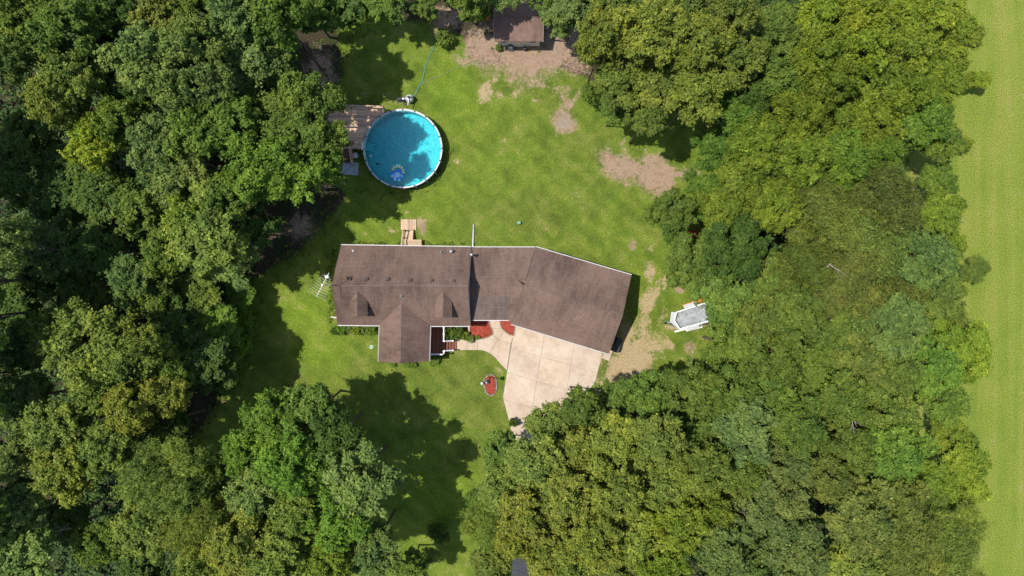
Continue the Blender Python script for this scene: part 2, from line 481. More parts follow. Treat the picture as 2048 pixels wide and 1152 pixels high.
def make_water():
    m, nt, out = new_mat('pool_water')
    L = nt.links
    pos = N(nt, 'ShaderNodeNewGeometry').outputs['Position']
    w = noise(nt, pos, 5.0, 4, 0.6, 0.5); w2 = noise(nt, pos, 14.0, 3, 0.6, 0.4)
    nrm = bump(nt, mth(nt, 'ADD', w, mth(nt, 'MULTIPLY', w2, 0.4)), 0.35, 0.05)
    g = N(nt, 'ShaderNodeBsdfGlossy'); g.inputs['Roughness'].default_value = 0.06
    L.new(nrm, g.inputs['Normal'])
    t = N(nt, 'ShaderNodeBsdfTransparent'); t.inputs[0].default_value = (0.24, 0.80, 0.89, 1)
    fr = N(nt, 'ShaderNodeFresnel'); fr.inputs[0].default_value = 1.33
    L.new(nrm, fr.inputs['Normal'])
    mx = N(nt, 'ShaderNodeMixShader')
    L.new(fr.outputs[0], mx.inputs[0]); L.new(t.outputs[0], mx.inputs[1]); L.new(g.outputs[0], mx.inputs[2])
    L.new(mx.outputs[0], out.inputs[0])
    # the printed liner under it: pale blue, pebble print, ripple light painted into the colour
    m, nt, out = new_mat('pool_liner')
    pos = N(nt, 'ShaderNodeNewGeometry').outputs['Position']
    v = N(nt, 'ShaderNodeTexVoronoi', feature='DISTANCE_TO_EDGE'); v.inputs['Scale'].default_value = 4.0
    dn = N(nt, 'ShaderNodeVectorMath', operation='ADD')
    nn = N(nt, 'ShaderNodeTexNoise'); nn.inputs['Scale'].default_value = 3.0
    nt.links.new(pos, nn.inputs['Vector']); nt.links.new(pos, dn.inputs[0]); nt.links.new(nn.outputs['Color'], dn.inputs[1])
    nt.links.new(dn.outputs[0], v.inputs['Vector'])
    f = noise(nt, pos, 11.0, 3, 0.7)
    k = mth(nt, 'ADD', mth(nt, 'MULTIPLY', v.outputs['Distance'], 1.2), mth(nt, 'MULTIPLY', f, 0.7))
    c = ramp(nt, k, [(0.25, (0.84, 0.80, 0.74)), (0.5, (0.54, 0.55, 0.54)), (0.8, (0.36, 0.41, 0.43))])
    principled(nt, out, c, 0.6, 0.2)
make_water()

simple('bark', (0.13, 0.10, 0.075), 0.35, 3.0, 0.95, 0.1, bmp=0.8, bd=0.03, fine=18)
simple('pale_bark', (0.26, 0.225, 0.18), 0.3, 3.0, 0.95, 0.1, bmp=0.6, bd=0.02, fine=18)
simple('white_siding', (0.72, 0.70, 0.64), 0.08, 2.0, 0.6)
simple('cream_siding', (0.62, 0.57, 0.44), 0.12, 2.0, 0.7)
simple('white_paint', (0.66, 0.66, 0.66), 0.06, 4.0, 0.45, 0.4)
simple('gutter_white', (0.48, 0.48, 0.48), 0.15, 3.0, 0.5, 0.4)
simple('white_plastic', (0.58, 0.58, 0.56), 0.08, 3.0, 0.4, 0.5)
simple('pool_rim', (0.40, 0.41, 0.42), 0.12, 3.0, 0.45, 0.4)
simple('dark_plastic', (0.03, 0.032, 0.035), 0.3, 6.0, 0.5, 0.4)
simple('black_iron', (0.02, 0.02, 0.02), 0.3, 6.0, 0.5, 0.5)
simple('galvanised', (0.55, 0.56, 0.57), 0.2, 8.0, 0.35, 0.5, metal=0.8)
simple('aluminium', (0.62, 0.63, 0.64), 0.12, 5.0, 0.4, 0.5, metal=0.4)
simple('trailer_floor', (0.24, 0.26, 0.27), 0.35, 2.6, 0.55, 0.4, fine=9)
simple('trailer_white', (0.40, 0.42, 0.42), 0.1, 3.0, 0.4, 0.5)
simple('orange_paint', (0.75, 0.16, 0.045), 0.2, 5.0, 0.5, 0.4)
simple('red_paint', (0.45, 0.02, 0.018), 0.2, 5.0, 0.5, 0.4)
simple('grey_rubber', (0.10, 0.125, 0.15), 0.3, 8.0, 0.8, 0.2)
simple('rubber', (0.025, 0.025, 0.026), 0.3, 8.0, 0.9, 0.2)
simple('grey_stone', (0.23, 0.195, 0.155), 0.35, 5.0, 0.9, 0.2, bmp=0.6, bd=0.02, fine=15)
simple('tan_stone', (0.27, 0.20, 0.14), 0.35, 5.0, 0.9, 0.2, bmp=0.6, bd=0.02, fine=15)
simple('grey_mat', (0.27, 0.31, 0.33), 0.25, 2.0, 0.7, 0.3, fine=8)
simple('hose_teal', (0.07, 0.21, 0.17), 0.1, 4.0, 0.5, 0.4)
simple('cord_pale', (0.22, 0.22, 0.14), 0.1, 4.0, 0.6, 0.3)
simple('vinyl_blue', (0.02, 0.24, 0.72), 0.15, 3.0, 0.3, 0.5)
simple('vinyl_pale_blue', (0.36, 0.66, 0.85), 0.12, 3.0, 0.3, 0.5)
simple('vinyl_green', (0.22, 0.46, 0.10), 0.12, 3.0, 0.3, 0.5)
simple('vinyl_white', (0.78, 0.80, 0.74), 0.08, 3.0, 0.3, 0.5)
simple('teal_lid', (0.10, 0.24, 0.15), 0.15, 6.0, 0.5, 0.4)
simple('window_glass', (0.03, 0.04, 0.05), 0.2, 1.0, 0.08, 0.6)
simple('door_paint', (0.66, 0.63, 0.56), 0.08, 3.0, 0.5, 0.4)
simple('vent_brown', (0.075, 0.052, 0.045), 0.2, 6.0, 0.7, 0.3)
# ------------------------------------------------------------------ ground sheet with its soil survey
def axis(lo, hi, step, far):
    mid = np.arange(lo, hi + 1e-6, step)
    g = np.geomspace(step * 3, far, 16)
    return np.concatenate([lo - g[::-1], mid, hi + g])

def poly_sd(px, py, poly):
    """signed distance (positive inside) in metres to a polygon given in survey positions"""
    pts = [P(*q) for q in poly]
    d = np.full(px.shape, 1e9); ins = np.zeros(px.shape, bool)
    for i in range(len(pts)):
        a = pts[i]; b = pts[(i + 1) % len(pts)]
        ex, ey = b.x - a.x, b.y - a.y
        t = np.clip(((px - a.x) * ex + (py - a.y) * ey) / (ex * ex + ey * ey + 1e-9), 0, 1)
        d = np.minimum(d, np.hypot(px - a.x - t * ex, py - a.y - t * ey))
        c = ((a.y > py) != (b.y > py)) & (px < (b.x - a.x) * (py - a.y) / (b.y - a.y + 1e-12) + a.x)
        ins ^= c
    return np.where(ins, d, -d)

def soft(sd, w): return np.clip(0.5 + sd / (2 * w), 0, 1)

def spot(px, py, cx, cy, rx, ry, ang=0.0):
    c = P(cx, cy); k = CAM_H / FPX
    a = R(-ang); dx = px - c.x; dy = py - c.y
    u = (dx * math.cos(a) + dy * math.sin(a)) / (rx * k); v = (-dx * math.sin(a) + dy * math.cos(a)) / (ry * k)
    return np.clip(1.25 - np.sqrt(u * u + v * v), 0, 1)

def build_ground():
    xs = axis(-52, 52, 0.22, 1600); ys = axis(-32, 32, 0.22, 1600)
    X, Y = np.meshgrid(xs, ys)
    Z = 0.0 * X
    nx, ny = len(xs), len(ys)
    idx = np.arange(nx * ny).reshape(ny, nx)
    q = np.stack([idx[:-1, :-1], idx[:-1, 1:], idx[1:, 1:], idx[1:, :-1]], -1).reshape(-1, 4)
    x = X.ravel(); y = Y.ravel()
    lawn = [(600, 1300), (560, 1100), (600, 1000), (520, 960), (420, 960), (385, 890), (440, 800), (475, 745), (500, 700), (490, 620),
            (510, 560), (600, 505), (665, 430), (690, 390), (640, 320), (655, 230), (640, 190), (690, 150), (680, 60), (720, 20), (800, 40), (880, 50), (930, 85), (960, 130),
            (1090, 130), (1160, 150), (1220, 180), (1330, 220), (1440, 250), (1450, 380), (1400, 470), (1420, 540), (1450, 640), (1430, 730), (1330, 800), (1200, 850),
            (1130, 900), (1120, 1300)]
    field = [(1760, -400), (1775, 300), (1770, 700), (1790, 1000), (1780, 1600), (60000, 1600), (60000, -400)]
    wood = soft(-np.maximum(poly_sd(x, y, lawn), poly_sd(x, y, field)), 1.2)
    fld = soft(poly_sd(x, y, field), 1.0)
    dirt = np.zeros_like(x); straw = np.zeros_like(x); ash = np.zeros_like(x); lush = np.full_like(x, 0.35)
    def D(v): np.maximum(dirt, v, out=dirt)
    def S(v): np.maximum(straw, v, out=straw)
    D(soft(poly_sd(x, y, [(925, 70), (985, 60), (1100, 60), (1165, 80), (1158, 135), (1105, 147), (1068, 168), (1042, 168), (1012, 148), (965, 135), (935, 118)]), 2.0))
    D(spot(x, y, 890, 40, 45, 45) * 0.9)
    D(spot(x, y, 1128, 243, 27, 32)); np.maximum(ash, spot(x, y, 1128, 245, 15, 16), out=ash)
    for c in ((1085, 172, 30, 10, 10), (1110, 178, 12, 24, 15), (1140, 212, 8, 30, 20), (1122, 195, 9, 32, 12), (1156, 185, 8, 34, 28), (1133, 212, 9, 20, 10)): D(spot(x, y, *c) * 0.62)
    D(soft(poly_sd(x, y, [(1193, 300), (1215, 300), (1225, 312), (1285, 318), (1330, 318), (1345, 335), (1390, 343), (1388, 356), (1350, 352), (1340, 388), (1315, 392), (1262, 360), (1225, 350), (1195, 325)]), 0.9))
    D(spot(x, y, 1365, 347, 40, 10, 0)); D(spot(x, y, 1225, 318, 34, 14, 15)); D(spot(x, y, 1132, 200, 16, 40, 12) * 0.6)
    for c in ((1290, 300, 5, 18, 15), (1245, 285, 4, 14, 30)): D(spot(x, y, *c) * 0.6)
    S(soft(poly_sd(x, y, [(1240, 650), (1290, 660), (1320, 690), (1300, 770), (1255, 800), (1190, 785), (1205, 720), (1230, 700)]), 1.8) * 0.95)
    for c in ((1295, 610, 18, 70, 8), (1285, 660, 26, 40, 0), (1330, 560, 12, 40, 10), (1308, 600, 14, 60, 20), (1300, 540, 16, 30, 0), (1325, 630, 14, 30, 30), (1275, 700, 40, 40, 0), (1350, 655, 35, 12, 15), (1300, 500, 14, 10, 0), (1340, 690, 26, 12, 40), (1280, 660, 22, 30, 0)): S(spot(x, y, *c) * 0.66)
    D(spot(x, y, 1358, 575, 13, 17) * 0.85); D(spot(x, y, 1265, 492, 10, 14) * 0.6); D(spot(x, y, 1378, 690, 18, 22) * 0.7); D(spot(x, y, 1385, 650, 45, 20) * 0.5)
    for c in ((972, 185, 17, 34, 8), (990, 160, 10, 10, 0), (1030, 185, 8, 14, 0), (1070, 200, 16, 7, 0), (1000, 190, 12, 12, 0)): S(spot(x, y, *c) * 0.62)
    for c in ((1008, 281, 8, 6, 0), (1035, 305, 8, 5, 0), (915, 325, 8, 6, 0), (1090, 160, 30, 8, 0), (840, 445, 15, 14, 0), (785, 460, 14, 12, 0), (815, 425, 10, 8, 0), (730, 470, 12, 7, 0)): S(spot(x, y, *c) * 0.5)
    D(spot(x, y, 845, 460, 12, 20) * 0.55); D(spot(x, y, 600, 462, 55, 34, -15) * 0.7); D(spot(x, y, 645, 150, 40, 65) * 0.75)
    D(spot(x, y, 755, 735, 8, 6) * 0.2); S(spot(x, y, 1000, 740, 14, 16) * 0.35); S(spot(x, y, 1040, 770, 20, 10) * 0.2)
    S(spot(x, y, 892, 732, 10, 10) * 0.5)
    S(spot(x, y, 745, 190, 40, 14) * 0.35)
    # the field's edge is drier
    for c in ((1830, 350, 30, 20), (1850, 790, 30, 40), (1880, 590, 40, 30), (1830, 980, 20, 30)): S(spot(x, y, *c) * 0.42)
    for c in ((905, 190, 60, 110, 0, .7), (960, 330, 90, 90, 0, .25), (880, 400, 70, 60, 0, .35), (720, 430, 60, 40, 0, .4), (600, 620, 110, 80, 0, .65), (640, 700, 100, 60, 0, .6),
              (760, 760, 90, 40, 0, .35), (900, 1010, 90, 110, 30, .85), (880, 880, 60, 80, 0, .5), (1250, 400, 120, 40, 20, .3), (1120, 380, 120, 60, 0, .1), (1310, 270, 60, 40, 0, .5), (430, 830, 60, 70, 0, .2)):
        np.maximum(lush, spot(x, y, *c[:5]) * c[5] + 0.2, out=lush)
    for c in ((920, 740, 90, 70, 0), (960, 800, 60, 60, 0), (600, 560, 60, 40, 0), (1060, 430, 70, 50, 0)):
        lush -= spot(x, y, *c) * 0.55
    me = np_mesh('ground', np.stack([x, y, Z.ravel()], -1), q, 'lawn_and_soil',
                 [(n, 'POINT', a) for n, a in (('wood', wood), ('field', fld), ('dirt', dirt), ('straw', straw), ('ash', ash), ('lush', np.clip(lush, 0, 1)))])
    o = bpy.data.objects.new('ground', me); COL.objects.link(o); structure(o)
build_ground()

# ------------------------------------------------------------------ driveway and front walk, slab by slab
def clip_half(poly, a, b):
    out = []
    for i in range(len(poly)):
        p = poly[i]; q = poly[(i + 1) % len(poly)]
        sp = (b[0] - a[0]) * (p[1] - a[1]) - (b[1] - a[1]) * (p[0] - a[0])
        sq = (b[0] - a[0]) * (q[1] - a[1]) - (b[1] - a[1]) * (q[0] - a[0])
        if sp >= 0: out.append(p)
        if (sp >= 0) != (sq >= 0):
            t = sp / (sp - sq); out.append((p[0] + (q[0] - p[0]) * t, p[1] + (q[1] - p[1]) * t))
    return out

def shrink(poly, d):
    n = len(poly)
    ar = sum(poly[i][0] * poly[(i + 1) % n][1] - poly[(i + 1) % n][0] * poly[i][1] for i in range(n))
    if ar < 0: poly = poly[::-1]
    res = []
    for i in range(n):
        a = Vector(poly[i - 1][:2]); b = Vector(poly[i][:2]); c = Vector(poly[(i + 1) % n][:2])
        e1 = (b - a); e2 = (c - b)
        if e1.length < 1e-6 or e2.length < 1e-6: continue
        e1.normalize(); e2.normalize()
        n1 = Vector((-e1.y, e1.x)); n2 = Vector((-e2.y, e2.x))
        m = n1 + n2
        if m.length < 1e-3: continue
        m.normalize(); res.append(b + m * d / max(0.4, m.dot(n1)))
    return res

def area(poly):
    n = len(poly)
    return abs(sum(poly[i][0] * poly[(i + 1) % n][1] - poly[(i + 1) % n][0] * poly[i][1] for i in range(n))) / 2

def build_paving():
    dr = [P(*q) for q in ((1029, 664), (1215, 712), (1203, 715), (1190, 765), (1150, 815), (1095, 880), (1072, 980), (1062, 1080), (1062, 1300),
                          (1020, 1300), (1024, 1080), (1030, 980), (1030, 900), (1020, 850), (1005.5, 793), (1013.5, 743))]
    dr[1] = P(1206, 690); dr[0] = P(1030, 652)
    dr = [(p.x, p.y) for p in dr]
    base = MB().prism(shrink(dr, 0.03), -0.08, 0.006).build('driveway', 'grey_stone'); structure(base)
    o = P(1026, 672); u = (P(1200, 723) - P(1026, 672)).normalized(); v = (P(1010, 770) - P(1026, 672)).normalized()
    k = CAM_H / FPX
    us = [-40, 0.0, 62, 124, 190]; vs = [-60, 24, 74, 128, 184, 245, 310, 380, 450, 520, 590, 650]
    def corner(a, b): q = o + u * a * k + v * b * k; return (q.x, q.y)
    for i in range(len(us) - 1):
        for j in range(len(vs) - 1):
            c = [corner(us[i], vs[j]), corner(us[i], vs[j + 1]), corner(us[i + 1], vs[j + 1]), corner(us[i + 1], vs[j])]
            poly = dr
            for q in range(4): 
                if poly: poly = clip_half(poly, c[q], c[(q + 1) % 4])
            if len(poly) < 3 or area(poly) < 0.15: continue
            poly = shrink(poly, 0.010)
            MB().prism([(p[0], p[1]) for p in poly], -0.06, 0.045 + 0.006 * random.random()).build('slab', 'concrete', base)
    apron = [P(*q) for q in ((1203, 716), (1218, 722), (1225, 701), (1213, 700), (1206, 708))]
    MB().prism([(p.x, p.y) for p in apron], -0.06, 0.047).build('slab', 'concrete', base)
    wk = [[(906, 679), (914, 679), (914, 700), (906, 700)], [(914, 679), (934.5, 679), (934.5, 700), (914, 700)], [(934.5, 679), (955, 679), (955, 700), (934.5, 700)],
          [(955, 679), (966, 677.5), (975, 675), (982, 671), (986, 670), (997, 679), (980, 706), (972, 703), (964, 700.5), (955, 700)],
          [(997, 679), (1021, 688), (1014, 741), (1003, 730), (990, 715), (980, 706)],
          [(986, 670), (984.5, 662), (982, 657), (1003, 657), (1008, 662), (997, 679)],
          [(982, 657), (979, 651), (977.5, 640), (999, 640), (1001, 652), (1003, 657)],
          [(1008, 662), (1014, 667), (1027, 672), (1021, 688), (997, 679)]]
    hull = [(907, 680), (955, 680), (975, 676), (984, 668), (979, 645), (998, 645), (1003, 657), (1014, 668), (1026, 673), (1014, 740), (990, 714), (972, 702), (955, 699), (907, 699)]
    wb = MB().prism([(p.x, p.y) for p in (P(*q) for q in hull)], -0.08, 0.008).build('front_walk', 'grey_stone'); structure(wb)
    for w in wk:
        poly = shrink([(p.x, p.y) for p in (P(*q) for q in w)], 0.012)
        MB().prism([(p[0], p[1]) for p in poly], -0.06, 0.05 + 0.006 * random.random()).build('slab', 'concrete', wb)
build_paving()
# ------------------------------------------------------------------ the house with its wing and garage
ZE, ZR, ZG, ZGR = 3.1, 5.8, 3.0, 4.6
house = thing('house', 'long white house with brown shingle roof, two dormers and angled attached garage', 'house', P(960, 590))
mA, mB_, mC, mD, mE, mF = P(682, 490, ZE), P(942, 494, ZE), P(663, 571, ZR), P(936, 572, ZR), P(675, 650, ZE), P(940, 652, ZE)
PL_N = plane_from(mA, mB_, mC); PL_S = plane_from(mC, mD, mF)

def roof(name, verts, faces, parent=house, mat='brown_shingle', t=0.13):
    return MB().slab(verts, faces, t).build(name, mat, parent, uv=True)

def eave(a, b, parent, name='gutter', off=0.036):
    """white gutter hung along an eave"""
    a = Vector(a); b = Vector(b); d = (b - a).normalized(); n = Vector((d.y, -d.x, 0))
    m = MB()
    c0 = a + n * off + Vector((0, 0, -0.055)); c1 = b + n * off + Vector((0, 0, -0.055))
    up = Vector((0, 0, 0.05)); 
    m.beam(c0 - up, c1 - up, 0.065, 0.015)
    m.beam(c0 + n * 0.024, c1 + n * 0.024, 0.018, 0.10)
    m.beam(c0 - n * 0.025, c1 - n * 0.025, 0.015, 0.115)
    m.box(c0, (0.012, 0.065, 0.11), math.atan2(d.y, d.x)); m.box(c1, (0.012, 0.065, 0.11), math.atan2(d.y, d.x))
    return m.build(name, 'gutter_white', parent)

def rake(a, b, parent, w=0.035):
    """barge board under a gable edge"""
    a = Vector(a); b = Vector(b); c = Vector((house.location.x, house.location.y, 0)); m = (a + b) / 2
    d = (b - a); n = Vector((-d.y, d.x, 0)).normalized()
    if n.dot(c - m) < 0: n = -n
    k = n * 0.03 + Vector((0, 0, -0.20))
    return MB().beam(a + k, b + k, w, 0.15).build('barge_board', 'white_paint', parent)

def gable_block(name, nw, ne, se, sw, rw, re, inset, mat='white_siding', drop=0.16):
    """walls under a gable roof"""
    c = (nw + ne + se + sw) / 4
    def ins(p, z):
        d = Vector((c.x - p.x, c.y - p.y, 0))
        ex = math.copysign(inset, d.x); ey = math.copysign(inset, d.y)
        return Vector((p.x + ex, p.y + ey, z))
    vs = [ins(p, 0.0) for p in (nw, ne, se, sw)] + [ins(p, p.z - 0.0) for p in (nw, ne, se, sw)]
    rwi = rw + (re - rw).normalized() * inset; rei = re + (rw - re).normalized() * inset
    vs += [Vector((rwi.x, rwi.y, rw.z - drop)), Vector((rei.x, rei.y, re.z - drop))]
    f = [(0, 1, 5, 4), (1, 2, 6, 9, 5), (2, 3, 7, 6), (3, 0, 4, 8, 7)]
    for i in (4, 5, 6, 7):
        rz = vs[8].z; q = vs[i]; full = (nw, ne, se, sw)[i - 4]
        rr = rw if i in (4, 7) else re
        half = Vector((full.x - rr.x, full.y - rr.y)).length
        q.z = full.z + (rw.z - full.z) * inset / max(half, 1) - drop
    return MB().add(vs, f).build(name, mat, house)

def build_house():
    main = roof('main_roof', [mA, mB_, mD, mC, mE, mF], [(0, 1, 2, 3), (3, 2, 5, 4)])
    gable_block('wall', mA, mB_, mF, mE, mC, mD, 0.32)
    # ridge cap
    MB().tube([mC + Vector((0, 0, 0.0)), mD + Vector((0, 0, 0.0))], 0.06, 6).build('ridge_cap', 'ridge_shingle', main, uv=True)
    eave(mB_, mA, house); eave(mE + Vector((0, 0, 0)), P(758, 651, ZE), house); eave(P(861.5, 652, ZE), mF, house)
    for a, b in ((mA, mC), (mC, mE), (mB_, mD), (mD, mF)): rake(a, b, house)
    # roof vents, pipes
    for px, py in ((699.7, 558), (733, 559), (776, 559), (820, 561), (863.6, 561.7), (908, 562.5)):
        p = PP(px, py, PL_N)
        m = MB(); m.box(p + Vector((0, 0, 0.03)), (0.32, 0.34, 0.05), 0, 0.35 * -1)
        m.box(p + Vector((0, 0.02, 0.11)), (0.25, 0.25, 0.12), 0, -0.55)
        m.build('roof_vent', 'vent_brown', main)
    for px, py, pl, r, h, mt in ((706.7, 502, PL_N, 0.05, 0.22, 'white_plastic'), (881.7, 504.7, PL_N, 0.05, 0.25, 'galvanised'), (803, 592, PL_S, 0.05, 0.3, 'galvanised')):
        p = PP(px, py, pl)
        MB().lathe(p, [(r * 2.4, -0.05), (r * 2.2, 0.03), (r, 0.08), (r, h)], 12).build('plumbing_pipe', mt, main, True)
    p = PP(903, 503, PL_N)
    MB().lathe(p, [(0.16, -0.1), (0.12, 0.05), (0.09, 0.1), (0.09, 0.3), (0.17, 0.32), (0.17, 0.38), (0.08, 0.46), (0.01, 0.48)], 16).build('flue_cap', 'galvanised', main, True)
    p = PP(941, 510, PL_N) + Vector((0.12, 0, 0))
    MB().lathe((p.x, p.y, 2.7), [(0.09, 0.0), (0.09, 1.45), (0.15, 1.46), (0.15, 1.53), (0.05, 1.62)], 16).build('flue_pipe', 'galvanised', house, True)

    # dormers
    for (pxr, pyr, pxf, pyf, pl_, pr_) in ((715, 582, 714, 633, 700.5, 735), (886.5, 583, 885.5, 635, 870, 904)):
        rb = PP(pxr, pyr, PL_S); rf = P(pxf, pyf, rb.z)
        ez = rb.z - 0.64
        lf = P(pl_, pyf, ez); rfE = P(pr_, pyf, ez)
        def back(x):
            # follow the eave level back to the main slope
            y0, y1 = lf.y, rb.y + 0.5
            for _ in range(40):
                ym = (y0 + y1) / 2
                if zon(PL_S, x, ym) < ez: y0 = ym
                else: y1 = ym
            return Vector((x, y0 + 0.02, ez))
        lb, rbE = back(lf.x), back(rfE.x)
        rb2 = rb + Vector((0, 0.05, 0.02))
        d = roof('dormer_roof', [rf, rb2, lb, lf, rbE, rfE], [(0, 1, 2, 3), (0, 5, 4, 1)], house, t=0.09)
        i = 0.13
        w = MB()
        yb = rb.y; yf = rf.y + 0.16
        vs = [(lf.x + i, yf, zon(PL_S, lf.x, yf) - 0.1), (rfE.x - i, yf, zon(PL_S, rfE.x, yf) - 0.1), (rfE.x - i, yf, ez - 0.02), (rf.x, yf, rf.z - 0.11), (lf.x + i, yf, ez - 0.02),
              (lf.x + i, lb.y, ez - 0.02), (rfE.x - i, lb.y, ez - 0.02), (lf.x + i, lb.y, ez - 0.5), (rfE.x - i, lb.y, ez - 0.5)]
        w.add(vs, [(0, 1, 2, 3, 4), (0, 4, 5, 7), (1, 8, 6, 2)])
        w.build('dormer_wall', 'white_siding', d)
        cx = (lf.x + rfE.x) / 2; zc = ez - 0.42
        fr = MB()
        for dx in (-0.4, 0.4): fr.box((cx + dx, yf - 0.02, zc), (0.07, 0.06, 0.86))
        for dz in (-0.4, 0.0, 0.4): fr.box((cx, yf - 0.022, zc + dz), (0.87, 0.05, 0.06))
        fr.build('window_frame', 'white_paint', d)
        MB().box((cx, yf - 0.008, zc), (0.78, 0.02, 0.8)).build('pane', 'window_glass', d)

    # front gable
    gb = PP(803, 607, PL_S); gz = gb.z
    gf = P(801, 727, gz)
    lb, lf = P(759, 651, ZE), P(757, 723, ZE)
    rb, rf = P(860.5, 652, ZE), P(858.5, 722, ZE)
    up = Vector((0, 0, 0.025)); bk = Vector((0, 0.04, 0))
    roof('front_gable_roof', [gf + up, gb + up + bk, lb + up + bk, lf + up, rb + up + bk, rf + up], [(0, 1, 2, 3), (0, 5, 4, 1)])
    eave(lb + up, lf + up, house); eave(rf + up, rb + up, house)
    rake(lf, gf, house); rake(gf, rf, house)
    i = 0.33
    vs = [(lf.x + i, lf.y + i, 0), (rf.x - i, rf.y + i, 0), (rf.x - i, rf.y + i, ZE - 0.1), (gf.x, gf.y + i, gz - 0.14), (lf.x + i, lf.y + i, ZE - 0.1),
          (lf.x + i, lb.y + 0.4, 0), (lf.x + i, lb.y + 0.4, ZE - 0.1), (rf.x - i, rb.y + 0.4, 0), (rf.x - i, rb.y + 0.4, ZE - 0.1)]
    MB().add(vs, [(0, 1, 2, 3, 4), (5, 0, 4, 6), (1, 7, 8, 2)]).build('wall', 'white_siding', house)
    MB().lathe((P(776, 722).x, lf.y - 0.02, 2.0), [(0.05, 0.0), (0.08, 0.1), (0.08, 0.25), (0.02, 0.3)], 10).build('flood_lamp', 'white_paint', house, True)

    # breezeway wing
    bz = [P(930, 494.5, 2.96), P(1074, 494.5, 2.96), P(930, 555, 4.0), P(1058, 557, 4.0), P(930, 592, 3.5), P(1044, 592, 3.5), P(930, 640, 2.85), P(1026, 640, 2.85)]
    br = roof('breezeway_roof', bz[:6], [(0, 1, 3, 2), (2, 3, 5, 4)])
    roof('lean_to_roof', [p + Vector((0, 0, -0.012)) for p in bz[4:]], [(0, 1, 3, 2)], house, 'grey_shingle')
    MB().tube([P(944, 555.1, 4.0), P(1052, 556.9, 4.0)], 0.05, 6).build('ridge_cap', 'ridge_shingle', br, uv=True)
    eave(P(1070, 494.5, 2.96), P(946, 494.5, 2.96), house); eave(P(944, 640, 2.85), P(1024, 640, 2.85), house)
    x0, x1 = bz[0].x, P(1060, 500, 3).x
    yN, yS = bz[0].y - 0.35, bz[6].y + 0.35
    MB().add([(x0, yN, 0), (x1, yN, 0), (x1, yN, 2.9), (x0, yN, 2.9)], [(1, 0, 3, 2)]).build('wall', 'white_siding', house)
    MB().add([(x0, yS, 0), (x1 - 1.5, yS, 0), (x1 - 1.5, yS, 2.85), (x0, yS, 2.85)], [(0, 1, 2, 3)]).build('wall', 'white_siding', house)

    # garage
    nw, ne, se, sw = P(1072, 494, ZG), P(1263, 550, ZG), P(1218, 708, ZG), P(1022, 648, ZG)
    rw, re = P(1048, 571, ZGR), P(1246, 630, ZGR)
    g = roof('garage_roof', [nw, ne, re, rw, sw, se], [(0, 1, 2, 3), (3, 2, 5, 4)])
    MB().tube([rw, re], 0.055, 6).build('ridge_cap', 'ridge_shingle', g, uv=True)
    # cricket where the garage slope runs into the breezeway
    u = Vector((0, 0, 0.03))
    mid = (rw * 0.42 + sw * 0.58)
    cr = [rw + u, P(1034, 559, 3.97) + u, P(1020, 592, 3.5) + u, mid + u, P(1017, 640.3, 2.86) + u, sw + u]
    roof('cricket_roof', cr, [(0, 1, 2), (0, 2, 3), (3, 2, 4), (3, 4, 5)], house, t=0.05)
    eave(ne, nw, house); eave(sw, se, house)
    for a, b in ((ne, re), (re, se)): rake(a, b, house)
    kk = Vector((0.0, 0, -0.1))
    MB().beam(nw + (rw - nw) * 0.1 + kk, nw + (rw - nw) * 0.86 + kk, 0.05, 0.24).build('barge_board', 'vent_brown', house)  # dark brown stands in for the shadow under the garage overhang
    ex = (ne - nw).normalized(); ey = (nw - sw); ey.z = 0; ey = Vector((-ex.y, ex.x, 0))
    ii = 0.34
    c = [nw + ex * ii - ey * ii, ne - ex * ii - ey * ii, se - ex * ii + ey * ii, sw + ex * (ii + 0.3) + ey * ii]
    vs = [Vector((p.x, p.y, 0)) for p in c] + [Vector((p.x, p.y, ZG - 0.02)) for p in c]
    a0 = rw + ex * ii; a1 = re - ex * ii
    vs += [Vector((a0.x, a0.y, ZGR - 0.15)), Vector((a1.x, a1.y, ZGR - 0.15))]
    MB().add(vs, [(1, 0, 4, 5), (2, 1, 5, 9, 6), (3, 2, 6, 7), (0, 3, 7, 8, 4)]).build('wall', 'white_siding', house)
    # two overhead doors and their panels
    fs = vs[2] - vs[3]; L = fs.length; fd = fs.normalized(); out = Vector((fd.y, -fd.x, 0))
    for t0, wd in ((0.30, 2.7), (0.70, 2.7)):
        cpt = vs[3] + fs * t0 + out * 0.03
        dd = MB().box((cpt.x, cpt.y, 1.1), (wd, 0.05, 2.15), math.atan2(fd.y, fd.x)).build('garage_door', 'door_paint', house)
        for r_ in range(4):
            for q in range(4):
                pp = cpt + fd * ((q - 1.5) * wd / 4) + out * 0.03
                MB().box((pp.x, pp.y, 0.3 + r_ * 0.53), (wd / 4 - 0.12, 0.02, 0.40), math.atan2(fd.y, fd.x)).build('door_panel', 'white_paint', dd)
    # windows and doors of the long walls
    def window(c, nrm, w=1.0, h=1.1):
        a = math.atan2(nrm[1], nrm[0]) + math.pi / 2
        n = Vector(nrm)
        f = MB(); t = Vector((math.cos(a), math.sin(a), 0)); c = Vector(c)
        for s_ in (-1, 1): f.box(c + t * s_ * (w / 2 + 0.035) + n * 0.03, (0.07, 0.08, h + 0.14), a)
        for s_ in (-1, 0, 1): f.box(c + Vector((0, 0, s_ * (h / 2 + 0.033))) + n * 0.027, (w, 0.06, 0.06), a)
        ff = f.build('window', 'white_paint', house)
        MB().box(c + n * 0.015, (w, 0.02, h), a).build('pane', 'window_glass', ff)
    yS = mE.y + 0.32; yN = mA.y - 0.32 - 0.03; xW = mE.x + 0.32 - 0.02
    window((-14.0, yS, 1.7), (0, -1, 0)); window((-12.4, yS, 1.7), (0, -1, 0)); window((-5.2, yS, 1.75), (0, -1, 0))
    for x in (-14.0, -11.6, -6.2): window((x, yN, 1.75), (0, 1, 0), 0.9, 1.0)
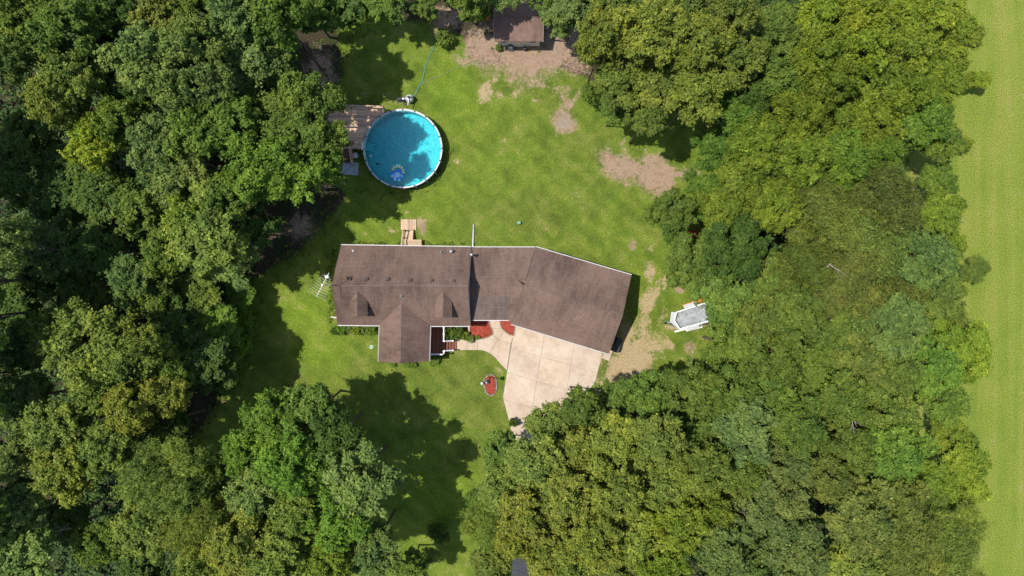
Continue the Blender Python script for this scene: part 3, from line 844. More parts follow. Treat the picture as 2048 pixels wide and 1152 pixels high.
    window((xW, 0.3, 4.2), (-1, 0, 0), 0.8, 0.9); window((xW, 2.0, 1.75), (-1, 0, 0)); window((xW, -1.6, 1.75), (-1, 0, 0))
    window((-9.3, P(801, 722, ZE).y + 0.32, 1.75), (0, -1, 0), 1.6, 1.2)
    for nm, c, n in (('back_door', (P(822, 488, 1).x, yN + 0.0, 1.6), 1), ('front_door', (-6.9, yS - 0.02, 1.65), -1)):
        d = MB().box(c, (0.95, 0.06, 2.05)).build('door', 'door_paint', house)
        MB().box((c[0] + 0.36, c[1] + 0.06 * n, c[2] - 0.1), (0.05, 0.08, 0.05)).build('handle', 'galvanised', d)
    # downspouts
    for px, py, z, dx, dy in ((946, 492, 2.9, 0.05, -0.05), (939, 653, 3.0, -0.12, 0.10), (676, 649, 3.0, 0.12, 0.2), (1262, 551, 2.9, -0.3, -0.2)):
        p = P(px, py, z)
        MB().tube([p, (p.x + dx, p.y + dy, z - 0.4), (p.x + dx, p.y + dy, 0.12)], 0.04, 8).build('downspout', 'white_paint', house)
build_house()

def pipe_run(label, pts, r=0.055):
    """white drain pipe lying on the ground"""
    return tag(MB().tube(pts, r, 10).build('drain_pipe', 'gutter_white', None, True), label, 'pipe', 'drain pipes at the downspouts')
pipe_run('long white drain pipe running across the lawn behind the house', [P(945.5, 494, 0.3), P(946, 484, 0.13), P(947.3, 449, 0.07)], 0.065)
pipe_run('short white drain pipe lying across the red mulch by the front eave', [P(938.5, 650, 0.2), P(938.3, 656, 0.13), P(937.8, 673, 0.1)], 0.06)
pipe_run('stubby white drain pipe at the southwest corner below the antenna side', [P(678, 636, 0.2), P(674, 635.5, 0.1), P(661, 634, 0.08)], 0.06)

# ------------------------------------------------------------------ front porch
def railing(parent, a, b, h0, posts=2, hgt=0.9, name='railing', mat='white_paint', h1=None, bal=True, pw=0.09):
    """a, b: plan points; h0/h1 floor heights at both ends"""
    h1 = h0 if h1 is None else h1
    a = Vector((a[0], a[1], h0)); b = Vector((b[0], b[1], h1)); up = Vector((0, 0, hgt)); lo = Vector((0, 0, 0.12))
    m = MB().beam(a + up, b + up, 0.09, 0.05); r_ = m.build(name, mat, parent)
    MB().beam(a + lo, b + lo, 0.05, 0.05).build('bottom_rail', mat, r_)
    for i in range(posts):
        q = a.lerp(b, i / max(1, posts - 1))
        MB().box(q + Vector((0, 0, hgt / 2 + 0.02)), (pw, pw, hgt + 0.06)).box(q + Vector((0, 0, hgt + 0.065)), (pw + 0.04, pw + 0.04, 0.03)).build('post', mat, r_)
    if bal:
        n = max(2, int((b - a).length / 0.13))
        for i in range(1, n):
            q = a.lerp(b, i / n)
            MB().beam(q + lo, q + up, 0.035, 0.035).build('baluster', mat, r_)
    return r_

def build_porch():
    zt = 0.66
    x0, x1 = P(856, 660, zt).x, P(890.5, 660, zt).x; y0, y1 = P(870, 708.5, zt).y, P(870, 653, zt).y + 0.25
    t = thing('front_porch', 'red-brown boarded front porch with white railing and steps', 'porch', ((x0 + x1) / 2, (y0 + y1) / 2, 0))
    MB().box(((x0 + x1) / 2, (y0 + y1) / 2, (zt - 0.05) / 2), (x1 - x0 - 0.1, y1 - y0 - 0.1, zt - 0.05)).build('skirt', 'dark_wood', t)
    n = 11; w = (x1 - x0) / n
    for i in range(n):
        MB().box((x0 + w * (i + 0.5), (y0 + y1) / 2, zt - 0.02), (w - 0.012, y1 - y0, 0.04)).build('board', 'porch_boards', t)
    sy0, sy1 = P(890, 700, .4).y, P(890, 680, .4).y; xs = x1 + 0.01; tw = 0.235
    for i in range(4):
        zz = zt - (i + 1) * zt / 5
        MB().box((xs + tw * (i + 0.5), (sy0 + sy1) / 2, zz - 0.02), (tw + 0.02, sy1 - sy0, 0.045)).build('tread', 'porch_boards', t)
        MB().box((xs + tw * i + 0.012, (sy0 + sy1) / 2, zz + 0.055), (0.02, sy1 - sy0 - 0.02, 0.105)).build('riser', 'dark_wood', t)
    for y in (sy0 - 0.03, sy1 + 0.03):
        MB().beam((xs, y, zt - 0.2), (xs + 4 * tw, y, 0.06), 0.04, 0.2).build('stringer', 'porch_boards', t)
    xr = P(887.5, 665, 1.5).x
    railing(t, (xr, y1 - 0.3), (xr, sy1 + 0.02), zt, 3)
    railing(t, (xr, sy0 - 0.02), (xr, y0 + 0.06), zt, 2)
    railing(t, (x0 + 0.4, y0 + 0.06), (xr, y0 + 0.06), zt, 2)
    for y in (sy0 + 0.02, sy1 - 0.02): railing(t, (xr + 0.05, y), (xs + 3.0 * tw, y), zt, 2, 0.86, h1=0.22, bal=False)
build_porch()

# ------------------------------------------------------------------ back steps
def build_back_steps():
    zt = 0.62
    p0, p1 = P(808, 479, zt), P(843, 492, zt)
    t = thing('back_steps', 'weathered wooden steps and landing behind the house', 'steps', ((p0.x + p1.x) / 2, (p0.y + p1.y) / 2, 0))
    n = 5; d = (p0.y - p1.y + 0.15) / n
    for i in range(n):
        MB().box(((p0.x + p1.x) / 2, p0.y - d * (i + 0.5), zt - 0.02), (p1.x - p0.x, d - 0.012, 0.04)).build('board', 'step_wood', t)
    for x in (p0.x + 0.06, p1.x - 0.06):
        for y in (p0.y - 0.06, p1.y): MB().box((x, y, zt / 2 - 0.03), (0.09, 0.09, zt)).build('post', 'dark_wood', t)
    xa, xb = P(810, 470, .3).x, P(826, 470, .3).x
    for i in range(4):
        zz = zt - (i + 1) * zt / 5
        MB().box(((xa + xb) / 2, p0.y + 0.215 * (i + 0.5), zz - 0.02), (xb - xa, 0.205, 0.04)).build('tread', 'step_wood', t)
    for x in (xa - 0.03, xb + 0.03):
        MB().beam((x, p0.y, zt - 0.15), (x, p0.y + 0.9, 0.08), 0.04, 0.2).build('stringer', 'dark_wood', t)
    r_ = railing(t, (P(803, 470, 1.4).x, p0.y - 0.5), (P(805, 470, 1.2).x, p0.y + 0.82), zt, 3, 0.88, mat='step_wood', h1=0.15, bal=False, pw=0.085)
    q = [P(802, 439), P(833, 439.5), P(832.5, 460), P(801, 460)]
    pl = thing('ground_platform', 'square plank platform on the lawn at the foot of the back steps', 'platform', P(817, 450))
    n = 9
    for i in range(n):
        x0 = q[0].x + (q[1].x - q[0].x) * i / n; x1 = q[0].x + (q[1].x - q[0].x) * (i + 1) / n
        MB().box(((x0 + x1) / 2, (q[0].y + q[3].y) / 2, 0.1), (x1 - x0 - 0.014, q[0].y - q[3].y, 0.04)).build('plank', 'step_wood', pl)
    for y in (q[0].y - 0.12, (q[0].y + q[3].y) / 2, q[3].y + 0.12):
        MB().box(((q[0].x + q[1].x) / 2, y, 0.04), (q[1].x - q[0].x - 0.05, 0.09, 0.08)).build('bearer', 'dark_wood', pl)
build_back_steps()

# ------------------------------------------------------------------ antenna
def build_antenna():
    base = P(692, 572); top = 7.9
    k = P(645, 570, top - 0.05)
    base.x = k.x - 0.05; base.y = k.y
    t = thing('television_antenna', 'tall white television antenna on a mast at the west gable', 'antenna', base)
    MB().tube([(base.x, base.y, 0), (base.x, base.y, top)], 0.03, 8).build('mast', 'galvanised', t)
    a, b = P(658, 546, top), P(633, 593, top)
    MB().beam(a, b, 0.032, 0.032).build('boom', 'gutter_white', t)
    d = (b - a).normalized(); s = Vector((-d.y, d.x, 0))
    for i in range(9):
        f = 0.2 + 0.78 * i / 8; L = 0.42 + 0.40 * i / 8
        c = a.lerp(b, f) + Vector((0, 0, 0.03))
        sw = d * 0.12
        MB().tube([c - s * L - sw * 0.5, c, c + s * L - sw * 0.5], 0.008, 5).build('element', 'gutter_white', t)
    m = MB(); c = a.lerp(b, 0.16)
    for sgn in (-1, 1):
        for j in range(4): m.tube([c + Vector((0, 0, sgn * (0.05 + 0.09 * j))) - s * 0.2 - d * (0.02 * j), c + Vector((0, 0, sgn * (0.05 + 0.09 * j))) + s * 0.2 - d * (0.02 * j)], 0.008, 5)
    m.build('reflector', 'gutter_white', t)
    MB().box(c + Vector((0, 0, 0.05)), (0.3, 0.22, 0.08), 0.5).build('amplifier_box', 'gutter_white', t)
    MB().beam((base.x, base.y, 4.4), (base.x + 0.45, base.y, 4.4), 0.03, 0.03).build('wall_bracket', 'galvanised', t)
build_antenna()
# ------------------------------------------------------------------ pool
PZ = 1.25
PC = P(805.5, 297, PZ); PR = 80.0 * (CAM_H - PZ) / FPX
def ring(c, r0, r1, z0, z1, n=72, a0=0.0, a1=2 * math.pi):
    m = MB(); vs = []; fs = []
    closed = abs(a1 - a0 - 2 * math.pi) < 1e-6
    k = n if closed else n + 1
    for i in range(k):
        a = a0 + (a1 - a0) * i / n
        for r, z in ((r0, z0), (r1, z0), (r1, z1), (r0, z1)): vs.append((c[0] + r * math.cos(a), c[1] + r * math.sin(a), z))
    for i in range(n):
        j = (i + 1) % k
        for q in range(4): fs.append((i * 4 + q, i * 4 + (q + 1) % 4, j * 4 + (q + 1) % 4, j * 4 + q))
    if not closed: fs += [(0, 1, 2, 3)[::-1], tuple(n * 4 + q for q in range(4))]
    return m.add(vs, fs)

def build_pool():
    t = thing('swimming_pool', 'round above-ground swimming pool with white rim and blue water', 'pool', (PC.x, PC.y, 0))
    ring(PC, PR - 0.13, PR - 0.09, 0.0, PZ - 0.03, 96).build('wall', 'dark_plastic', t, True)
    ln = ring(PC, PR - 0.16, PR - 0.135, 0.06, PZ - 0.04, 96)
    ln.build('liner_wall', 'pool_liner', t, True)
    MB().lathe((PC.x, PC.y, 0.0), [(PR - 0.14, 0.02), (PR - 0.14, 0.05)], 72).build('liner_floor', 'pool_liner', t)
    # surface: gently rippled disc
    m = MB(); vs = [(PC.x, PC.y, PZ - 0.16)]; fs = []
    nr, na = 26, 72
    for i in range(1, nr + 1):
        r = (PR - 0.165) * i / nr
        for k in range(na):
            a = 2 * math.pi * k / na
            vs.append((PC.x + r * math.cos(a), PC.y + r * math.sin(a), PZ - 0.16 + 0.004 * math.sin(9 * r + 3 * a) * math.sin(5 * a + r)))
    for k in range(na): fs.append((0, 1 + k, 1 + (k + 1) % na))
    for i in range(nr - 1):
        for k in range(na):
            k2 = (k + 1) % na
            fs.append((1 + i * na + k, 1 + (i + 1) * na + k, 1 + (i + 1) * na + k2, 1 + i * na + k2))
    m.add(vs, fs).build('water', 'pool_water', t, True)
    n = 20
    for i in range(n):
        a0 = 2 * math.pi * (i + 0.06) / n; a1 = 2 * math.pi * (i + 0.94) / n
        ring(PC, PR - 0.165, PR - 0.03, PZ - 0.03, PZ + 0.02, 6, a0, a1).build('rim_rail', 'pool_rim', t)
        a = 2 * math.pi * i / n
        c = Vector((PC.x + (PR - 0.095) * math.cos(a), PC.y + (PR - 0.095) * math.sin(a), PZ - 0.002))
        MB().box(c, (0.16, 0.09, 0.06), a).build('rim_cap', 'dark_plastic', t, bevel=0.015)
        MB().box((PC.x + (PR - 0.06) * math.cos(a), PC.y + (PR - 0.06) * math.sin(a), (PZ - 0.05) / 2), (0.06, 0.12, PZ - 0.05), a).build('upright', 'pool_rim', t)
    for px, py in ((741, 312), (728, 290)):
        q = P(px, py, PZ - 0.25)
        MB().lathe((q.x + 0.04, q.y, PZ - 0.2), [(0.02, 0), (0.09, 0.01), (0.09, 0.05), (0.03, 0.06)], 12).build('skimmer_lid', 'white_plastic', t)
    # pool steps: white moulded treads going down into the water
    s = thing('pool_ladder', 'white step ladder into the pool beside the deck', 'ladder', (P(727, 291, 1.2).x, P(727, 291, 1.2).y, 0.06))
    a, b = P(722, 284.5, 1.3), P(722, 298.5, 1.3)
    for i in range(5):
        z = 1.22 - 0.22 * i; x = a.x + 0.12 + 0.185 * i
        MB().box((x, (a.y + b.y) / 2, z), (0.17, a.y - b.y - 0.06, 0.045)).build('tread', 'vinyl_white', s)
    for y in (a.y, b.y):
        MB().beam((a.x + 0.05, y, 1.25), (a.x + 1.1, y, 0.12), 0.04, 0.16).build('side_rail', 'vinyl_white', s)
        MB().tube([(a.x - 0.22, y, 1.1), (a.x - 0.2, y, 1.75), (a.x - 0.05, y, 1.98), (a.x + 0.25, y, 1.95), (a.x + 0.42, y, 1.7), (a.x + 0.45, y, 0.95)], 0.025, 8).build('handrail', 'white_plastic', s, True)
build_pool()

def build_float():
    zw = PZ - 0.15
    c = P(795, 350, zw)
    t = thing('inflatable_float', 'blue inflatable lounge float with green and white striped canopy in the pool', 'pool float', (c.x, c.y, zw))
    def torus(cx, cy, R0, r, z, sx=1, sy=1, n=26, k=10, a0=0, a1=2 * math.pi):
        pts = [(cx + R0 * sx * math.cos(a0 + (a1 - a0) * i / n), cy + R0 * sy * math.sin(a0 + (a1 - a0) * i / n), z) for i in range(n + 1)]
        return pts
    MB().tube(torus(c.x, c.y, 0.42, 0, zw + 0.1, 1.05, 0.95), 0.15, 10, False).build('seat_ring', 'vinyl_blue', t, True)
    MB().lathe((c.x, c.y, zw + 0.03), [(0.40, 0.0), (0.42, 0.05), (0.3, 0.09), (0.02, 0.1)], 20).build('seat_floor', 'vinyl_pale_blue', t, True)
    for dx, dy, r in ((-0.4, -0.12, 0.12), (0.4, -0.1, 0.12), (-0.2, -0.45, 0.1), (0.2, -0.47, 0.1)):
        MB().lathe((c.x + dx, c.y + dy, zw + 0.12), [(0.02, 0.0), (r, 0.05), (r * 1.05, 0.12), (r * 0.6, 0.2), (0.01, 0.22)], 14).build('cushion', 'vinyl_pale_blue', t, True)
    MB().lathe((c.x - 0.22, c.y - 0.3, zw + 0.2), [(0.05, 0.0), (0.1, 0.06), (0.06, 0.14), (0.01, 0.16)], 12).build('headrest', 'vinyl_white', t, True)
    cc = (c.x + 0.08, c.y + 0.28)
    n = 14
    for i in range(n):
        a0 = R(-18 + 190 * i / n); a1 = R(-18 + 190 * (i + 1) / n)
        pts = [(cc[0] + (0.46) * math.cos(a0 + (a1 - a0) * q / 3), cc[1] + 0.42 * math.sin(a0 + (a1 - a0) * q / 3), zw + 0.30 + 0.1 * math.sin((a0 + (a1 - a0) * q / 3))) for q in range(4)]
        MB().tube(pts, 0.13, 10).build('canopy_stripe', 'vinyl_green' if i % 2 else 'vinyl_white', t, True)
build_float()
q = P(755, 328, PZ - 0.15)
cl = MB().lathe((q.x, q.y, PZ - 0.19), [(0.02, 0.0), (0.1, 0.03), (0.12, 0.08), (0.05, 0.13), (0.01, 0.14)], 12, 1.3, 0.8)
cl.tube([(q.x, q.y, PZ - 0.1), (q.x + 0.1, q.y + 0.06, PZ - 0.06), (q.x + 0.22, q.y - 0.1, PZ - 0.1)], 0.03, 6)
tag(cl.build('chlorine_floater', 'dark_plastic', None, True), 'small dark floater drifting near the left pool wall', 'floater')

def build_pool_deck():
    zt = 1.12
    x0 = P(652, 250, zt).x; yt, yb = P(700, 213, zt).y, P(700, 297.5, zt).y
    t = thing('pool_deck', 'weathered plank deck with steps against the round pool', 'deck', ((x0 + PC.x - PR) / 2, (yt + yb) / 2, 0))
    n = 29; w = (yt - yb) / n
    tilt = math.radians(-4.0)
    for i in range(n):
        y = yb + w * (i + 0.5)
        dy = abs(y - PC.y)
        rr = PR + 0.05
        xe = min(PC.x - math.sqrt(max(0.0, rr * rr - dy * dy)), P(768, 215, zt).x)
        MB().box(((x0 + xe) / 2, y, zt - 0.02), (xe - x0, w - 0.012, 0.04)).build('plank', 'deck_wood', t)
    for x in (x0 + 0.3, x0 + 1.8, x0 + 3.0):
        MB().box((x, (yt + yb) / 2, zt - 0.12), (0.05, yt - yb - 0.05, 0.15)).build('joist', 'dark_wood', t)
        for y in (yb + 0.1, (yt + yb) / 2, yt - 0.1):
            MB().box((x + 0.08, y, zt / 2 - 0.06), (0.1, 0.1, zt - 0.12)).build('post', 'dark_wood', t)
    MB().box(((x0 + P(765, 215, zt).x) / 2, yt + 0.03, zt - 0.1), (P(765, 215, zt).x - x0, 0.04, 0.22)).build('fascia', 'deck_wood', t)
    railing(t, (x0, yt - 0.05), (P(766, 214, 1.9).x, yt - 0.2), zt, 5, 0.85, mat='step_wood', bal=False, pw=0.09)
    # stair down to the mat
    xa, xb = P(687, 305, .6).x, P(704, 305, .6).x
    for i in range(4):
        zz = zt - (i + 1) * zt / 5
        MB().box(((xa + xb) / 2, yb - 0.02 - 0.27 * (i + 0.5), zz - 0.02), (xb - xa, 0.26, 0.045)).build('tread', 'dark_wood', t)
    for x in (xa - 0.03, xb + 0.03):
        MB().beam((x, yb, zt - 0.2), (x, yb - 1.15, 0.1), 0.045, 0.22).build('stringer', 'deck_wood', t)
    railing(t, (xb + 0.04, yb - 0.05), (xb + 0.04, yb - 1.12), zt, 2, 0.85, mat='deck_wood', h1=0.2, bal=False)
build_pool_deck()

def build_yard_bits():
    # grey mat
    q = [P(687, 322), P(717.5, 326), P(716, 351), P(683, 348)]
    t = thing('rubber_mat', 'grey patterned rubber mat at the foot of the pool deck stairs', 'mat', P(700, 337))
    MB().prism([(p.x, p.y) for p in q], 0.005, 0.05).build('sheet', 'grey_mat', t)
    for i in range(9):
        f = (i + 0.5) / 9
        a = q[0].lerp(q[3], f); b = q[1].lerp(q[2], f)
        pts = [a.lerp(b, s_ / 8) + Vector((0, 0.05 * math.sin(s_ * 1.5 + i), 0.052)) for s_ in range(9)]
        MB().tube(pts, 0.022, 5).build('ridge', 'aluminium', t)
    # covered pot under the deck corner
    c = P(713, 312)
    t = thing('covered_bucket', 'pale grey lidded bucket tucked between pool wall and deck stairs', 'bucket', c)
    MB().lathe(c, [(0.2, 0.0), (0.24, 0.35), (0.25, 0.42), (0.24, 0.44)], 18).build('tub', 'aluminium', t, True)
    MB().lathe((c.x, c.y, 0.44), [(0.27, 0.0), (0.27, 0.04), (0.12, 0.08), (0.02, 0.09)], 18).build('lid', 'white_plastic', t, True)
    # filter and pump
    c = P(820.5, 200)
    t = thing('sand_filter', 'silver domed sand filter beside the pool, on the hose side', 'pool filter', c)
    MB().lathe(c, [(0.28, 0.0), (0.3, 0.1), (0.3, 0.16)], 20).build('base', 'dark_plastic', t, True)
    MB().lathe((c.x, c.y, 0.14), [(0.3, 0.0), (0.36, 0.15), (0.37, 0.4), (0.3, 0.62), (0.15, 0.74)], 24).build('tank', 'aluminium', t, True)
    MB().lathe((c.x, c.y, 0.86), [(0.13, 0.0), (0.14, 0.1), (0.1, 0.16), (0.05, 0.18)], 16).build('valve_head', 'dark_plastic', t, True)
    MB().tube([(c.x - 0.1, c.y, 0.95), (c.x - 0.22, c.y + 0.05, 1.0)], 0.03, 8).build('handle', 'dark_plastic', t)
    MB().tube([(c.x, c.y - 0.1, 0.94), (c.x - 0.05, c.y - 0.45, 0.9), (c.x - 0.1, c.y - 0.75, 0.8)], 0.045, 8).build('return_pipe', 'white_plastic', t, True)
    MB().tube([(c.x + 0.1, c.y, 0.94), (c.x + 0.35, c.y + 0.02, 0.8), (c.x + 0.4, c.y + 0.2, 0.2)], 0.04, 8).build('waste_pipe', 'dark_plastic', t, True)
    c = P(803, 200)
    t = thing('pool_pump', 'black pool pump motor on a slab next to the silver filter', 'pump', c)
    MB().box((c.x, c.y, 0.04), (0.8, 0.5, 0.08)).build('base', 'dark_plastic', t)
    MB().tube([(c.x - 0.3, c.y, 0.26), (c.x + 0.15, c.y, 0.26)], 0.16, 14).build('motor', 'dark_plastic', t, True)
    MB().lathe((c.x + 0.24, c.y, 0.08), [(0.15, 0.0), (0.16, 0.3), (0.14, 0.4)], 16).build('strainer', 'dark_plastic', t, True)
    MB().lathe((c.x + 0.24, c.y, 0.48), [(0.15, 0.0), (0.15, 0.03), (0.04, 0.06)], 16).build('strainer_lid', 'galvanised', t, True)
    MB().tube([(c.x + 0.24, c.y - 0.15, 0.3), (c.x + 0.3, c.y - 0.5, 0.4), (c.x + 0.3, c.y - 0.7, 0.5)], 0.04, 8).build('suction_pipe', 'dark_plastic', t, True)
    # hose and cord
    def spline(pts, n=8):
        out = []
        for i in range(len(pts) - 1):
            p0, p1, p2, p3 = (Vector(pts[max(0, min(len(pts) - 1, i + d))]) for d in (-1, 0, 1, 2))
            for s_ in range(n):
                u = s_ / n
                out.append(0.5 * ((2 * p1) + (p2 - p0) * u + (2 * p0 - 5 * p1 + 4 * p2 - p3) * u * u + (3 * p1 - p0 - 3 * p2 + p3) * u ** 3))
        out.append(Vector(pts[-1])); return out
    h = [P(825, 197, 0.3)] + [P(x, y, 0.035) for x, y in ((829, 192), (836, 177), (845, 158), (850, 138), (855, 122), (861, 108), (867, 97), (868, 92))]
    tag(MB().tube(spline(h), 0.04, 8).build('garden_hose', 'hose_teal', None, True), 'teal garden hose curving across the lawn from the pool filter', 'hose')
    h = [P(x, y, 0.025) for x, y in ((838, 172), (862, 158), (885, 150), (910, 137), (935, 127), (955, 119), (975, 112))]
    tag(MB().tube(spline(h), 0.02, 6).build('power_cord', 'cord_pale', None, True), 'thin pale cord stretched over the grass towards the shed', 'cord')
    # lids and boxes in the lawn
    c = P(743, 694); t = thing('septic_lid', 'teal round lid in the lawn left of the front gable', 'lid', c)
    MB().lathe(c, [(0.2, -0.03), (0.2, 0.03), (0.16, 0.05)], 20).build('cover', 'teal_lid', t)
    for a in range(6): MB().lathe((c.x + 0.14 * math.cos(a), c.y + 0.14 * math.sin(a), 0.04), [(0.018, 0.0), (0.018, 0.02)], 6).build('bolt', 'galvanised', t)
    c = P(1038, 446); t = thing('utility_pedestal', 'small teal green utility box standing alone in the back lawn', 'box', c)
    MB().box((c.x, c.y, 0.16), (0.26, 0.22, 0.32), 0.2).build('body', 'teal_lid', t, bevel=0.02); MB().box((c.x, c.y, 0.335), (0.3, 0.26, 0.04), 0.2).build('cap', 'teal_lid', t, bevel=0.01)
    # post and stone by the driveway trees
    c = P(971, 976); t = thing('marker_post', 'short white post on a stone at the lawn edge near the driveway trees', 'post', c)
    MB().box((c.x, c.y, 0.3), (0.16, 0.16, 0.6)).build('shaft', 'white_paint', t); MB().box((c.x, c.y, 0.62), (0.24, 0.24, 0.05)).build('cap', 'white_paint', t)
    c2 = P(973, 970); st = MB().lathe(c2, [(0.2, -0.02), (0.24, 0.08), (0.16, 0.15), (0.03, 0.17)], 9, 1.3, 0.8)
    tag(st.build('field_stone', 'grey_stone'), 'single grey field stone lying beside the white post', 'stone')
    # pale board propped in the shrubs
    c = P(473, 683, 1.0); t = thing('folding_chair', 'pale grey slatted lawn chair among shrubs at the left lawn edge', 'chair', (c.x, c.y, 0))
    for i in range(5): MB().box((c.x, c.y - 0.2 + 0.1 * i, 0.92 - 0.02 * i), (0.5, 0.075, 0.03), 0.25).build('slat', 'aluminium', t)
    for dx in (-0.22, 0.22):
        for dy in (-0.2, 0.2): MB().tube([(c.x + dx * 1.2, c.y + dy * 1.3, 0.0), (c.x + dx, c.y + dy, 0.88)], 0.018, 6).build('leg', 'aluminium', t)
    for i in range(4): MB().box((c.x - 0.05, c.y + 0.26 + 0.02 * i, 1.0 + 0.1 * i), (0.5, 0.03, 0.075), 0.25).build('back_slat', 'aluminium', t)
    # red barrow
    c = P(1386, 468, 0.5); t = thing('wheelbarrow', 'red wheelbarrow half hidden under the trees right of the house', 'wheelbarrow', (c.x, c.y, 0))
    MB().add([(c.x - .45, c.y - .3, .65), (c.x + .35, c.y - .3, .65), (c.x + .35, c.y + .3, .65), (c.x - .45, c.y + .3, .65), (c.x - .25, c.y - .2, .33), (c.x + .2, c.y - .2, .33), (c.x + .2, c.y + .2, .33), (c.x - .25, c.y + .2, .33)],
             [(4, 5, 6, 7), (0, 1, 5, 4), (1, 2, 6, 5), (2, 3, 7, 6), (3, 0, 4, 7)]).build('tray', 'red_paint', t)
    MB().tube([(c.x - 0.55, c.y - 0.04, 0.19), (c.x - 0.55, c.y + 0.04, 0.19)], 0.19, 16).build('wheel', 'rubber', t)
    for s_ in (-1, 1):
        MB().tube([(c.x - 0.55, c.y + s_ * 0.06, 0.19), (c.x + 0.2, c.y + s_ * 0.2, 0.32), (c.x + 0.85, c.y + s_ * 0.28, 0.6)], 0.02, 6).build('handle', 'dark_wood', t)
        MB().tube([(c.x + 0.2, c.y + s_ * 0.2, 0.32), (c.x + 0.35, c.y + s_ * 0.22, 0.0)], 0.018, 6).build('leg', 'black_iron', t)
    c = P(974, 31, 0.6); t = thing('orange_drum', 'orange drum under the trees left of the shed', 'drum', (c.x, c.y, 0))
    MB().lathe((c.x, c.y, 0), [(0.22, 0.0), (0.24, 0.02), (0.24, 0.3), (0.26, 0.32), (0.24, 0.34), (0.24, 0.62), (0.26, 0.64), (0.25, 0.68)], 18).build('barrel', 'orange_paint', t, True)
    MB().lathe((c.x, c.y, 0.67), [(0.25, 0.0), (0.25, 0.02), (0.2, 0.025)], 18).build('lid', 'orange_paint', t)
    # black wood box behind garage corner
    a = P(1229, 703); b = P(1237, 675)
    d = (b - a).normalized(); c = (a + b) / 2
    t = thing('storage_box', 'long black storage box against the garage end wall', 'box', c)
    rz = math.atan2(d.y, d.x)
    MB().box((c.x, c.y, 0.4), (1.28, 0.42, 0.8), rz).build('body', 'dark_plastic', t, bevel=0.02)
    MB().box((c.x, c.y, 0.83), (1.34, 0.46, 0.06), rz).build('lid', 'dark_plastic', t, bevel=0.02)
build_yard_bits()

# ------------------------------------------------------------------ mulch beds with stone edging
def smooth_loop(pts, n=6):
    out = []; k = len(pts)
    for i in range(k):
        p0, p1, p2, p3 = (Vector((*pts[(i + d) % k][:2], 0)) for d in (-1, 0, 1, 2))
        for s_ in range(n):
            u = s_ / n
            out.append(0.5 * ((2 * p1) + (p2 - p0) * u + (2 * p0 - 5 * p1 + 4 * p2 - p3) * u * u + (3 * p1 - p0 - 3 * p2 + p3) * u ** 3))
    return out

def mulch_bed(label, pts, stones, mat='tan_stone', smooth=False, size=0.15):
    """pts: outline (survey positions); stones: polyline that the edging follows"""
    w = [P(*q) for q in pts]
    loop = smooth_loop(w) if smooth else w
    c = sum(loop, Vector()) / len(loop)
    t = thing('mulch_bed', label, 'flower bed', c, 'red mulch beds in front of the house')
    vs = []; fs = []; k = len(loop); rings = 5
    for i in range(rings + 1):
        f = 1 - i / (rings + 0.4)
        for p in loop:
            q = c + (p - c) * f
            vs.append((q.x, q.y, 0.012 if i == 0 else 0.05 + 0.06 * (1 - f) + random.uniform(-0.012, 0.02)))
    for i in range(rings):
        for j in range(k):
            j2 = (j + 1) % k
            fs.append((i * k + j, i * k + j2, (i + 1) * k + j2, (i + 1) * k + j))
    fs.append(tuple(rings * k + j for j in range(k)))
    MB().add(vs, fs).build('mulch', 'red_mulch', t)
    # loose chips
    ch = MB()
    bx = [min(p.x for p in loop), max(p.x for p in loop), min(p.y for p in loop), max(p.y for p in loop)]
    nchip = int(area([(p.x, p.y) for p in loop]) * 130)
    lp = [(p.x, p.y) for p in loop]
    for _ in range(nchip * 2):
        x, y = random.uniform(bx[0], bx[1]), random.uniform(bx[2], bx[3])
        ins = False
        for i in range(len(lp)):
            a, b = lp[i], lp[i - 1]
            if (a[1] > y) != (b[1] > y) and x < (b[0] - a[0]) * (y - a[1]) / (b[1] - a[1]) + a[0]: ins = not ins
        if ins: ch.box((x, y, 0.10 + random.uniform(0, 0.03)), (random.uniform(.05, .12), random.uniform(.02, .04), .015), random.uniform(0, 3.14), random.uniform(-.5, .5))
    o = ch.build('chips', 'red_mulch', t); o['kind'] = 'stuff'
    w = [P(*q) for q in stones]
    line = smooth_loop(w, 5) if smooth else w
    if smooth: line.append(line[0])
    L = [0.0]
    for i in range(1, len(line)): L.append(L[-1] + (line[i] - line[i - 1]).length)
    n = int(L[-1] / (size * 0.92)) + 1
    for i in range(n):
        d = L[-1] * (i + 0.5) / n
        for j in range(1, len(L)):
            if L[j] >= d: break
        p = line[j - 1].lerp(line[j], (d - L[j - 1]) / max(1e-6, L[j] - L[j - 1]))
        s_ = size * random.uniform(0.4, 0.56)
        m = MB().lathe((p.x, p.y, 0.0), [(s_ * 0.9, -0.02), (s_, 0.06), (s_ * 0.85, 0.11), (s_ * 0.35, 0.135)], 7, random.uniform(0.85, 1.2), random.uniform(0.85, 1.15))
        m.build('edging_stone', mat if random.random() > 0.3 else 'grey_stone', t)

